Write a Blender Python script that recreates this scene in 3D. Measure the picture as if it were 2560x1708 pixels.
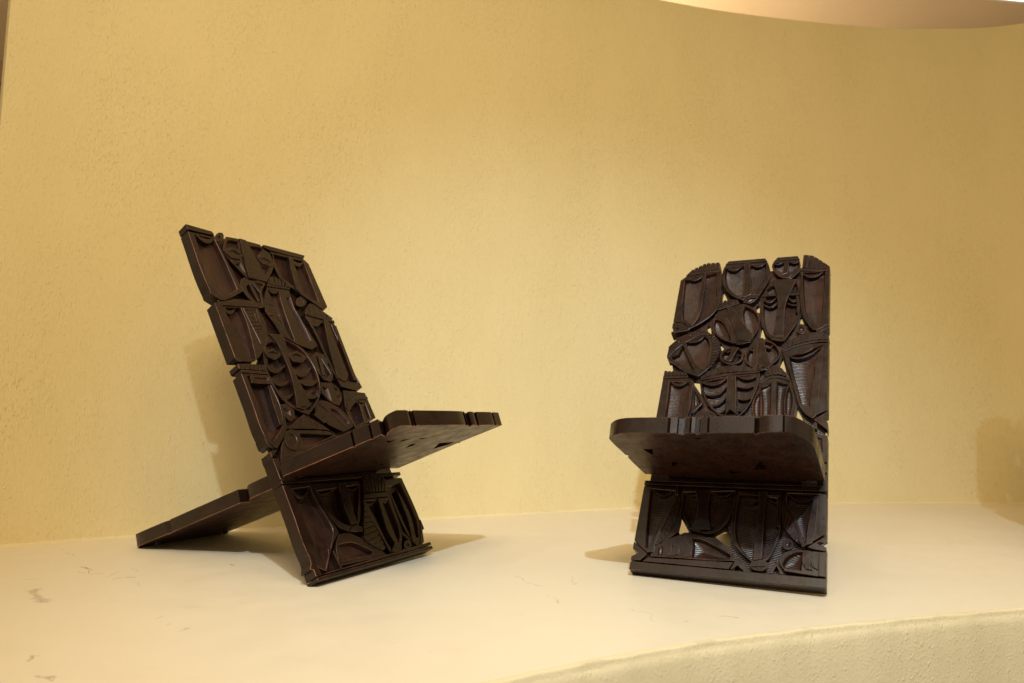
import bpy, math, random
import numpy as np
from mathutils import Matrix, Vector
from mathutils.geometry import delaunay_2d_cdt

# ------------------------------------------------------------------ scene, camera, world, lamps, exposure
for o in list(bpy.data.objects):
    bpy.data.objects.remove(o)
scene = bpy.context.scene
COL = scene.collection
scene.render.engine = 'CYCLES'
scene.render.resolution_x, scene.render.resolution_y = 1024, 683
R = math.radians

CAM_H, PITCH, ROLL = 0.33534, 0.10301, 0.00753
cam_data = bpy.data.cameras.new('camera')
cam = bpy.data.objects.new('camera', cam_data)
COL.objects.link(cam)
cam_data.sensor_width = 36.0
cam_data.lens = 24.968
cam_data.clip_start, cam_data.clip_end = 0.02, 60.0
fw = Vector((0, math.cos(PITCH), math.sin(PITCH)))
up = Vector((0, -math.sin(PITCH), math.cos(PITCH)))
rt = Vector((1, 0, 0))
cr = rt * math.cos(ROLL) + up * math.sin(ROLL)
cu = up * math.cos(ROLL) - rt * math.sin(ROLL)
cam.matrix_world = Matrix(((cr.x, cu.x, -fw.x, 0), (cr.y, cu.y, -fw.y, 0), (cr.z, cu.z, -fw.z, CAM_H), (0, 0, 0, 1)))
cam_data.dof.use_dof = True
cam_data.dof.focus_distance = 1.55
cam_data.dof.aperture_fstop = 4.0
scene.camera = cam

world = bpy.data.worlds.new('World')
scene.world = world
world.use_nodes = True
wb = world.node_tree.nodes['Background']
wb.inputs['Color'].default_value = (1.0, 0.77, 0.43, 1)
wb.inputs['Strength'].default_value = 0.43

def spot(name, loc, target, power, size, blend, radius, color):
    d = bpy.data.lights.new(name, 'SPOT')
    d.energy, d.spot_size, d.spot_blend, d.shadow_soft_size, d.color = power, R(size), blend, radius, color
    o = bpy.data.objects.new(name, d)
    COL.objects.link(o)
    o.location = loc
    o.rotation_euler = (Vector(target) - Vector(loc)).to_track_quat('-Z', 'Y').to_euler()
    return o
# cool-white track spotlight that throws the visible shadows, warm room lighting from the ceiling in front
spot('key_spotlight', (0.33, -1.22, 2.75), (0.42, 1.75, 0.12), 470, 48, 1.0, 0.038, (0.66, 0.84, 1.0))
spot('warm_floodlight', (-0.1, -1.0, 3.0), (0.05, 1.95, 0.45), 235, 84, 1.0, 0.45, (1.0, 0.79, 0.46))
spot('left_spotlight', (-1.5, -1.0, 2.75), (-0.1, 2.0, 0.45), 42, 64, 1.0, 0.06, (0.95, 0.97, 1.0))
pl = bpy.data.lights.new('added_ceiling_fill', 'POINT')  # added fill behind the wall, no visible source, brightens ceiling and far wall
pl.energy, pl.shadow_soft_size, pl.color = 190, 0.15, (1.0, 0.80, 0.56)
po = bpy.data.objects.new('added_ceiling_fill', pl)
COL.objects.link(po)
po.location = (0.4, 4.2, 1.6)

ad = bpy.data.lights.new('room_ceiling_light', 'AREA')
ad.shape, ad.size, ad.size_y, ad.energy, ad.color = 'RECTANGLE', 5.0, 2.0, 46, (1.0, 0.77, 0.44)
ao = bpy.data.objects.new('room_ceiling_light', ad)
COL.objects.link(ao)
ao.location = (0.2, -0.4, 3.0)
ao.rotation_euler = (R(14), 0, 0)
cy = scene.cycles
cy.max_bounces, cy.diffuse_bounces, cy.glossy_bounces = 6, 4, 3

vs = scene.view_settings
vs.view_transform = 'Standard'
vs.look = 'None'
vs.exposure = -0.07
vs.gamma = 1.0
vs.use_curve_mapping = False

# ------------------------------------------------------------------ measurements (carving outlines in mm on each board's own plane, scuffs in metres on the platform)
CARVING_A = [
 ('carved_rail',[-188.4,894.7,-116.2,892.6,-113.2,886.1,-113,879.2,-188.4,876.9],[],[]),
 ('carved_face',[-188.4,874.8,-113.5,876.1,-106,831.7,-96.6,770.2,-88,715,-155.4,675.7,-167.1,676.2,-188.4,706.2],[[-170.1,870.2,-116.4,869.2,-109.6,792.5,-105.7,718.4,-156.4,683.4,-188.4,707.4,-176.1,790.3]],[('eye',[-168.7,872.3,-143.8,849.3,-113.9,872.8],15)]),
 ('carved_wedge',[-188.4,704.2,-169.5,677.1,-188.4,689.1],[],[]),
 ('carved_ring',[-86.9,876.9,-93.9,869.6,-101.3,864.8,-107.8,863.2,-112.2,865.2,-113.5,870.4,-111.6,877.8,-106.8,885.9,-99.9,893.3,-92.4,898.3,-85.7,900,-81.3,898,-79.9,892.7,-82,885.1],[[-93.3,879.8,-95.8,877.2,-98.5,875.4,-100.9,874.8,-102.4,875.6,-102.9,877.4,-102.2,880.1,-100.5,883.1,-98,885.7,-95.3,887.5,-92.9,888.1,-91.3,887.4,-90.8,885.5,-91.5,882.8]],[]),
 ('carved_face',[-100.1,844.8,-73.9,891.5,-36.9,894.6,32.7,893.9,38.2,881.4,56,868.9,55.4,837.8,50.8,822.9,0.8,759.7,-57.9,761.7,-83.4,798.7,-100.8,831.6],[[-78.6,871,-66.6,881.7,-39.7,883.2,-44.4,859.5,-89.2,849.1],[-11.5,878.9,25.2,882.6,35.6,878.5,0.5,842.7,-9,855.3],[-99.4,813.4,-60.2,810,-57.1,781.9,-92.2,796.6],[2.9,819.2,30.9,815.3,9.7,785.1,5.3,796]],[('nose',[-34.3,893.8,-14.6,893.2,-4,838.5,3.8,777.9,0.1,761.6,-55.8,763.6,-47.4,821.9]),('lens',[-102.6,835.5,-77.1,852.9,-53.6,849.7,-45,834.2,-59.6,818.9,-87.1,817.9],[[-89.4,837.5,-68.6,846.4,-51.8,836,-73.8,832.2]]),('lens',[-1.4,845.2,25.5,853.5,44.1,847.4,54.6,831.5,34.7,817.1,7.5,823.3],[[8,839.4,27.6,843.9,46.5,834.8,22.3,830.8]])]),
 ('carved_rail',[37.8,891.6,47.7,893.6,188.4,893.2,175.5,877.2,56.3,877.1,39.9,881.9],[],[]),
 ('carved_face',[53.4,874.5,176,876.6,188.4,862.9,188.4,782.3,188.4,714.3,155,707.8,92.5,749.8,52,782.3,49.8,824.2,60,863.7],[[64.9,868.1,170.7,868.8,166.8,819.5,160.9,727.2,142.1,730,97.7,761.4,63.9,784.8,56.6,825.8]],[('nose',[116.4,870,127.7,869.6,121.9,815.9,108.8,757.5,102.8,744.2,91.2,754.1,106,831.1]),('eye',[126.9,867.8,141.1,844,173.7,867.9],15.8)]),
 ('carved_wedge',[153.2,707.5,188.4,726.1,188.4,712.7,175,703.4],[],[]),
 ('carved_face',[-88.8,741.2,-81.3,753.9,-67.2,762.6,-55.8,756.5,-23.4,760.5,-5.2,755.5,-30.3,721.9,-32.2,696.2,-40.6,675.2,-59.7,669.3,-82.6,700.9,-91.5,726.8],[[-72.9,733.3,-50.3,749.1,-33.3,721.3,-45.1,688.3,-62.1,690.9,-74,716.3],[-40.3,753.5,-12.4,752,-33.9,734]],[('nose',[-64.7,740.5,-56.6,743.6,-50.2,693,-58.5,686]),('eye',[-89.3,732.7,-79.1,724.2,-67.1,741.4],4.8)]),
 ('carved_face',[-3,748.2,73.5,753,71.4,741.2,65.9,690,92.7,578.5,65.5,563,31.3,571.9,-19.7,596,-26.3,627.8,-41.2,666.8,-26,711.4],[[-3.5,738.5,33.5,738.4,26.9,712.4,20.1,634.4,18.2,575.9,6,601.9,-0.2,676.3],[50.4,724.8,63.8,727.3,65.4,694.3,75.1,593.5,54,584.9,51.3,650.1],[-38.4,660.9,-18.8,654.8,-38.3,634.8,-37,634,-16.5,655.8,-36.8,662.9],[0.7,673.8,-11.7,654.5,0.8,625.5,3,627,-9.4,655.5,2.6,673.7],[-21.3,688.7,-2.1,686.3,-0.6,688.5,-19.8,690.8],[-12.3,620.6,8.7,620.7,7.4,630.3,5.1,628.9,8.7,622.5,-11.1,622.7]],[('eye',[-0.2,746.4,13.6,730.2,42.5,749],12),('eye',[55.1,750,60.2,736.7,75,749.4],5.6),('hair',[4.7,762,23.9,783.8,55.7,780.1,87.2,759.3],[0.5,755.3,75.9,758.6],8),('brow',[-1.4,754.3,75.6,757.9,73.2,752.4,-2.4,748.3])]),
 ('carved_ring',[102.3,704.9,91.4,700.3,82.2,699.5,76.4,702.6,75.2,708.9,78.8,717.4,86.6,726.4,97,734.1,108.1,739,117.6,740,123.6,736.9,124.7,730.3,120.9,721.6,112.9,712.5],[[95.7,733.3,92.1,714.6,97.3,716.6,101,735.3],[103.5,725.7,99.8,707,105.1,708.9,108.8,727.6]],[]),
 ('carved_face',[-188.4,664.7,-139.5,679.5,-72,689.8,-65.9,669.9,-59.1,634.5,-68.8,588.9,-94.7,546.2,-135.5,510.3,-178.6,505.2,-188.4,515.1,-188.4,534.9,-188.4,612.8,-188.4,644.2],[[-166.6,653.2,-116.8,661.4,-116.7,609.4,-127.8,530,-131.3,517,-143,516,-154.4,552.8,-162.6,616.1],[-107.7,654.4,-75.5,660.6,-78,627,-105.8,620.6,-106.4,618.5,-76.3,626.5,-73.4,662.5,-107,656.6],[-98.7,645.7,-86.2,648.2,-86,631.8,-96.4,636.8,-98,634.7,-84.5,631,-84.1,650.1,-97.9,647.8],[-110.4,608.6,-73,613,-72,615.2,-109.5,610.8],[-103.9,599.5,-78.8,602.8,-77.9,604.9,-103,601.6],[-113,659.3,-101.1,561.5,-99.3,562.4,-111.1,660.4],[-96.3,593,-85.6,594.4,-84.9,596.1,-95.6,594.8]],[('eye',[-165.9,654.9,-154.8,637.6,-130.8,659.1],11.2),('brow',[-169,657.7,-138.2,678.8,-87.2,686.1,-65.5,671,-71.5,668.9])]),
 ('carved_face',[-65.5,592.7,-21.9,594.6,-15,585.1,27.3,562,42.2,535.5,45.6,501.2,44,477.2,35.1,446.4,18.3,419.3,-4.1,396,-38.1,370.3,-68,382.5,-95.2,406.6,-107.2,434,-113.1,467.9,-111,506,-103.7,532.3,-82.8,567.2],[[-82.1,560.6,-60.3,571.4,-45.5,564.6,-20.4,581,-1.9,572.8,24,554.7,37.2,524.7,40.6,490.6,29.5,442.8,7.5,412.4,-32.3,382.9,-69.5,394.8,-91.2,416,-103.2,443.5,-107.8,480.9,-105.6,519.2]],[('nose',[-64.4,591.1,-21.9,594.6,-23.2,570.4,-32.8,518.9,-31.4,472.8,-24.8,430.8,-23.1,398.9,-69.4,387.1,-56.2,432.9,-47.6,484.8,-47.7,534.2,-51.4,567.3]),('eye',[-109.6,509.3,-90.8,481.3,-49.1,506],13.5),('eye',[-111,464.9,-88.5,446.4,-55.2,463.3],11.9),('eye',[-104.3,424.9,-86.7,410.6,-58.3,428],10.2),('eye',[-33.2,505.6,-11.5,476.2,34.9,507.3],15.8),('eye',[-32.8,469.4,-1,450.4,40.7,470.2],14.2),('eye',[-30.7,425.8,-6.6,414.3,30.6,432.9],11.6),('lens',[-100.6,535.8,-73.3,548.3,-54.7,538.6,-57.9,526.7,-80.2,514.9,-97.3,523.2],[[-89,535.3,-72.5,541.8,-61.2,535.6,-76.2,532.9]]),('lens',[-32.7,535.6,2.6,549.1,28.1,534.3,6.2,515.3,-23,516.3],[[-20.3,535.1,-0.6,542,16.2,533.2,-5.3,531.3]]),('lens',[-68.7,388.6,-46.8,406.3,-24.9,406.8,-26,392.4,-50.3,382.7],[[-56.4,388.8,-43.5,393.7,-34.1,390.7,-48.6,386.4]])]),
 ('carved_face',[86.9,671.6,188.4,658.1,188.4,643.1,179.2,543.9,188.4,454.6,162.1,444.8,110.8,453.1,102.7,494.7,98.1,569.2,96.6,609.2],[[93.4,668.1,172.8,653,173.2,618.5,179.7,536.6,180.4,470.7,153.3,469.3,110.8,477.6,106.2,552,104,624.8]],[('nose',[148.3,664.9,164.9,663.4,159.3,616.8,155,556.6,151.4,490.7,131.2,468.2,106.5,477.4,116.2,538.5,130.6,602.2]),('eye',[85.6,668.7,111.1,639.9,147,666.6],13.4),('hair',[90.8,684.6,122.3,712.6,150.1,699.9,187.1,673],[91.2,678.2,181.2,668.1],5),('brow',[88.6,679.7,187.1,667.4,187.1,659.4,87.1,672]),('cheek',[177.8,647.9,187.1,650.1,176.1,477.7,165.1,473.5])]),
 ('carved_rail',[-188.4,498.6,-151.7,501.8,-115.7,500.9,-115.9,489.8,-188.4,485.1],[],[]),
 ('carved_face',[-188.4,474.7,-115.6,474.1,-112.1,446.2,-110.7,394.1,-118.4,337.3,-165.6,286.9,-172.5,292.7,-188.4,321.3,-188.4,398.4],[[-173.8,468.9,-123.3,467.4,-118.1,439.7,-115.3,391,-129,343.3,-166.8,306.6,-176.8,312.5,-172.3,393]],[('hair',[-172.2,497.4,-115.3,499.3],[-187.1,483.8,-113.6,483],6),('brow',[-187.1,481.4,-114.4,481,-115.6,474.1,-187.1,474.8]),('cheek',[-129.6,443.8,-121.2,424.3,-126.1,346.2,-137.7,341.9,-135.1,390.7]),('lens',[-166.2,472.4,-118.6,470.8,-114.9,447.6,-172.5,447.9],[[-158.2,464.7,-121.5,463.7,-122.1,458.1,-156.7,456.2]])]),
 ('carved_face',[42.2,535.5,71.4,555.8,97.5,551.2,103.8,530.2,96.2,519,102.1,501.7,93.7,476.6,80.1,465.5,58.8,471.2,45.6,501.2],[[64.8,537.5,81.8,535.5,92.4,490.5,68.7,475.2,60.2,498.8]],[('nose',[69.5,543.2,79.1,542.3,69.8,485.6,58.3,482.5]),('eye',[75.5,534.9,84.7,516.3,99.3,522.7],9)]),
 ('carved_face',[43.3,463.6,80.1,465.5,100.5,449.2,95,418.1,74.2,397.4,51.1,406.9,32.5,432.9],[[44.4,453.5,59.1,447.4,54.4,413.7,38.8,429.8],[81.4,451.8,94.5,445.5,84.7,434.2],[78.6,424.4,97.5,433.6,86.1,411.1]],[]),
 ('carved_face',[110.6,444.4,188.4,438.7,188.4,420.7,188.4,362.6,97.9,332.7,92,384.3],[[104.4,384.4,142.9,409.1,172,406.2,171.6,357.4,102.3,340.9]],[('nose',[145.4,405.6,154.8,398.9,150.2,350.7,135.4,347.4]),('eye',[142.9,409.1,156.7,394.4,180.4,413.5],10),('brow',[93.4,391,112.8,408.4,146.1,423.1,187.1,426.1,187.1,418.9,145.8,414.3,109.8,394.7,96.4,381])]),
 ('carved_face',[-4.1,396,15.1,412.6,40.8,410,77.3,387.5,98.6,357.6,92.3,337.8,53.1,324.7,10.6,348.2,-10.9,381.5],[[43.7,391.9,63.4,384,84.6,354.3,82.3,346.1,39.4,375.5],[8.2,400,50.2,359.9,68.7,333.9,71.9,335.6,53.3,361.9,11.1,402.2]],[('lens',[-23.5,370.4,6.5,394.6,20.8,377,17.5,354.5,-0.7,348.3],[[-1.8,360,12.6,366.4,12,368.3,-2.4,361.9]])]),
 ('carved_wedge',[-116.8,337.2,-50.3,374.9,-8.2,348.3,23.6,318.9,2.1,331,-112.1,336.6],[[-89.7,351.1,-84.5,343.6,-82.1,345.1,-87.3,352.6],[-68.4,360.3,-63.5,348.1,-60.9,349.3,-65.9,361.6],[-40.1,360.3,-35.1,347.9,-32.5,349.2,-37.5,361.6],[-26.4,350.9,-19.1,335.3,-16.5,336.6,-23.7,352.2]],[]),
 ('carved_leaf',[-110.4,332.7,1.4,329.4,29.2,316.3,-105.6,275.7,-167.9,259.2,-148.5,297.5],[[-84.1,323.3,16.6,318.1,-75.7,289,-98.9,287]],[('lens',[-90,313.5,-92.8,301.8,-99.8,291.3,-109.5,284.2,-120.1,281.6,-129.4,284.2,-135.7,291.2,-137.8,301.3,-135.3,312.7,-128.6,323.1,-119,330.5,-108.3,333.4,-98.7,331.1,-92.1,324],[[-102.9,310.2,-104.2,303.2,-107.5,297.1,-112.1,293,-117.1,291.8,-121.5,293.6,-124.5,298.2,-125.4,304.5,-124.2,311.4,-120.9,317.5,-116.4,321.6,-111.4,322.9,-106.9,321.2,-103.9,316.6]])]),
 ('carved_ring',[-112.7,397.1,-90.4,402.1,-73.6,385.5,-79.7,364,-98,353.4,-111,369.9],[[-105.6,394.2,-88.8,382.2,-90.7,370,-105,376]],[]),
 ('carved_wedge',[-188.4,318,-173.1,291.4,-178,288.5,-188.4,299.1],[],[]),
 ('carved_wedge',[-188.4,280.6,-179.2,284.1,-165,284.6,-188.4,266.8,-188.4,262.5,-188.4,268.8],[],[]),
 ('carved_rail',[-188.4,279.7,-188.4,265.6,-171,264.6,-179.6,222,-188.4,214.4],[],[]),
 ('carved_rail',[-188.4,214.4,188.4,207.6,188.4,198.1,-188.4,206.1],[],[]),
 ('carved_face',[-188.4,204.9,-108.2,204.3,-102,153.1,-85.3,92.8,-84.5,86.6,-118.9,56.4,-155.9,11.2,-171.2,20.3,-188.4,51.8,-188.4,140],[[-168,193.7,-116.3,195,-113.6,160.6,-98.3,97.7,-110.8,72.7,-156.5,17.4,-160.5,46.3,-163.8,115.9]],[('eye',[-166.3,193.5,-150,169.8,-117.7,192],7.9)]),
 ('carved_face',[-105.6,201.9,44.9,197.2,-2.8,109.4,-23.5,86.9,-54.9,82.2,-78.8,97.9,-96.7,140.2],[[-103.2,190.6,35.3,187.8,-20.7,95.9,-43.5,96,-71.5,112.3,-87.3,151.4]],[('nose',[-32.6,197.1,-12.6,195.4,-22.7,96.2,-43.5,96,-42,146.3]),('eye',[-108.3,188,-80.6,173.3,-32.2,193.8],5),('eye',[-10.2,191.9,6.3,174.4,41.3,190.7],4.3),('mouth',[-53.3,81.3,-41.3,92.6,-24.3,93.3,-11.7,85.2,-16.8,75.9])]),
 ('carved_face',[23.8,150.3,109.4,147,105.5,68.3,99.3,42.6,66.4,12.2,41.5,16.6,32.4,62.7,18.6,132.8],[[29.6,144.7,105.1,139.8,99.2,65.8,80.7,35.7,50.7,24.5,45.2,38.2,38.1,104.1]],[('nose',[68.4,145.5,79.4,144.3,75.3,89.2,76.5,36.4,63.7,38.4,57.7,75.2]),('eye',[27.5,145,37.6,131.2,63.2,144.4],7.9),('eye',[82.5,145.7,90.9,131.8,114.8,144],8.2),('hair',[43.5,190.5,52.8,203.5,91.9,207.4,119,196.4,119.7,176.8],[32.4,164.5,110.3,160.8],8),('hair',[16.5,133,-19.3,67.5,-8.9,44,19.6,25.1],[18.1,127.9,24.4,80,30.2,28],9),('brow',[29.8,161.4,111.2,158.3,109.8,147.6,26.4,151.1]),('mouth',[42.8,18.9,69.4,40.1,83.5,24.8,70.7,11.5])]),
 ('carved_strip',[109.4,186.6,121.6,175.9,110.9,57.4,131.1,30.8,124.3,27.9,104.5,51],[],[]),
 ('carved_face',[111,191,177.1,193.6,188.4,191,188.4,81.4,175,51.3,144.1,12,131.8,24,118.9,66.3,118.7,162.8],[[124.6,172.8,173.5,179.2,174.6,82.7,155.4,37.1,133.7,27.1,127.9,65,126,134.1]],[('nose',[146.6,160.1,153.9,131,155.7,85.2,140.2,29.4,124.7,28.5,141.7,87.1,144.5,132]),('eye',[113.1,186.2,132.3,169.3,170.1,190.5],11.8)]),
 ('carved_ring',[122.3,23.3,117.9,18.7,111.5,15.6,104.5,14.4,98.3,15.5,94,18.5,92.5,23,94.1,27.9,98.4,32.5,104.7,35.7,111.7,36.9,118.1,35.9,122.5,32.8,124,28.3],[[113.9,24.7,112.1,22.8,109.5,21.5,106.6,21,104.1,21.5,102.4,22.7,101.7,24.5,102.4,26.6,104.2,28.4,106.7,29.7,109.6,30.2,112.1,29.8,113.9,28.5,114.5,26.7]],[]),
 ('carved_wedge',[188.4,79,188.4,52.7,179.3,50,166.9,21.7,143.7,11.4],[],[]),
 ('carved_leaf',[-87.3,81,-59.4,81.3,-24.4,62,9.3,37.8,29.9,12.3,-116.8,15.4,-107,57.3],[[-97.9,60.2,-55.6,57.8,-8.7,29.1,-12.2,22.9,-104.4,24.7]],[]),
 ('carved_strip',[-121.5,51,-117,48.7,-111.2,10.1,-119,9.6],[],[]),
 ('carved_rail',[-156.6,9.6,188.4,19.7,188.4,11.2,-172.6,6.2,-188.4,6.9],[],[]),
 ('carved_rail',[-188.4,4.3,-173.1,5.2,188.4,9.8,188.4,0.9,-188.4,-3.7],[],[]),
 ('carved_wedge',[-188.4,48.1,-172,37.2,-173.8,22.2,-171.8,19,-172.4,6.7,-188.4,5.9,-188.4,20,-196.3,22.4,-188.4,36.6],[],[]),
]
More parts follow.
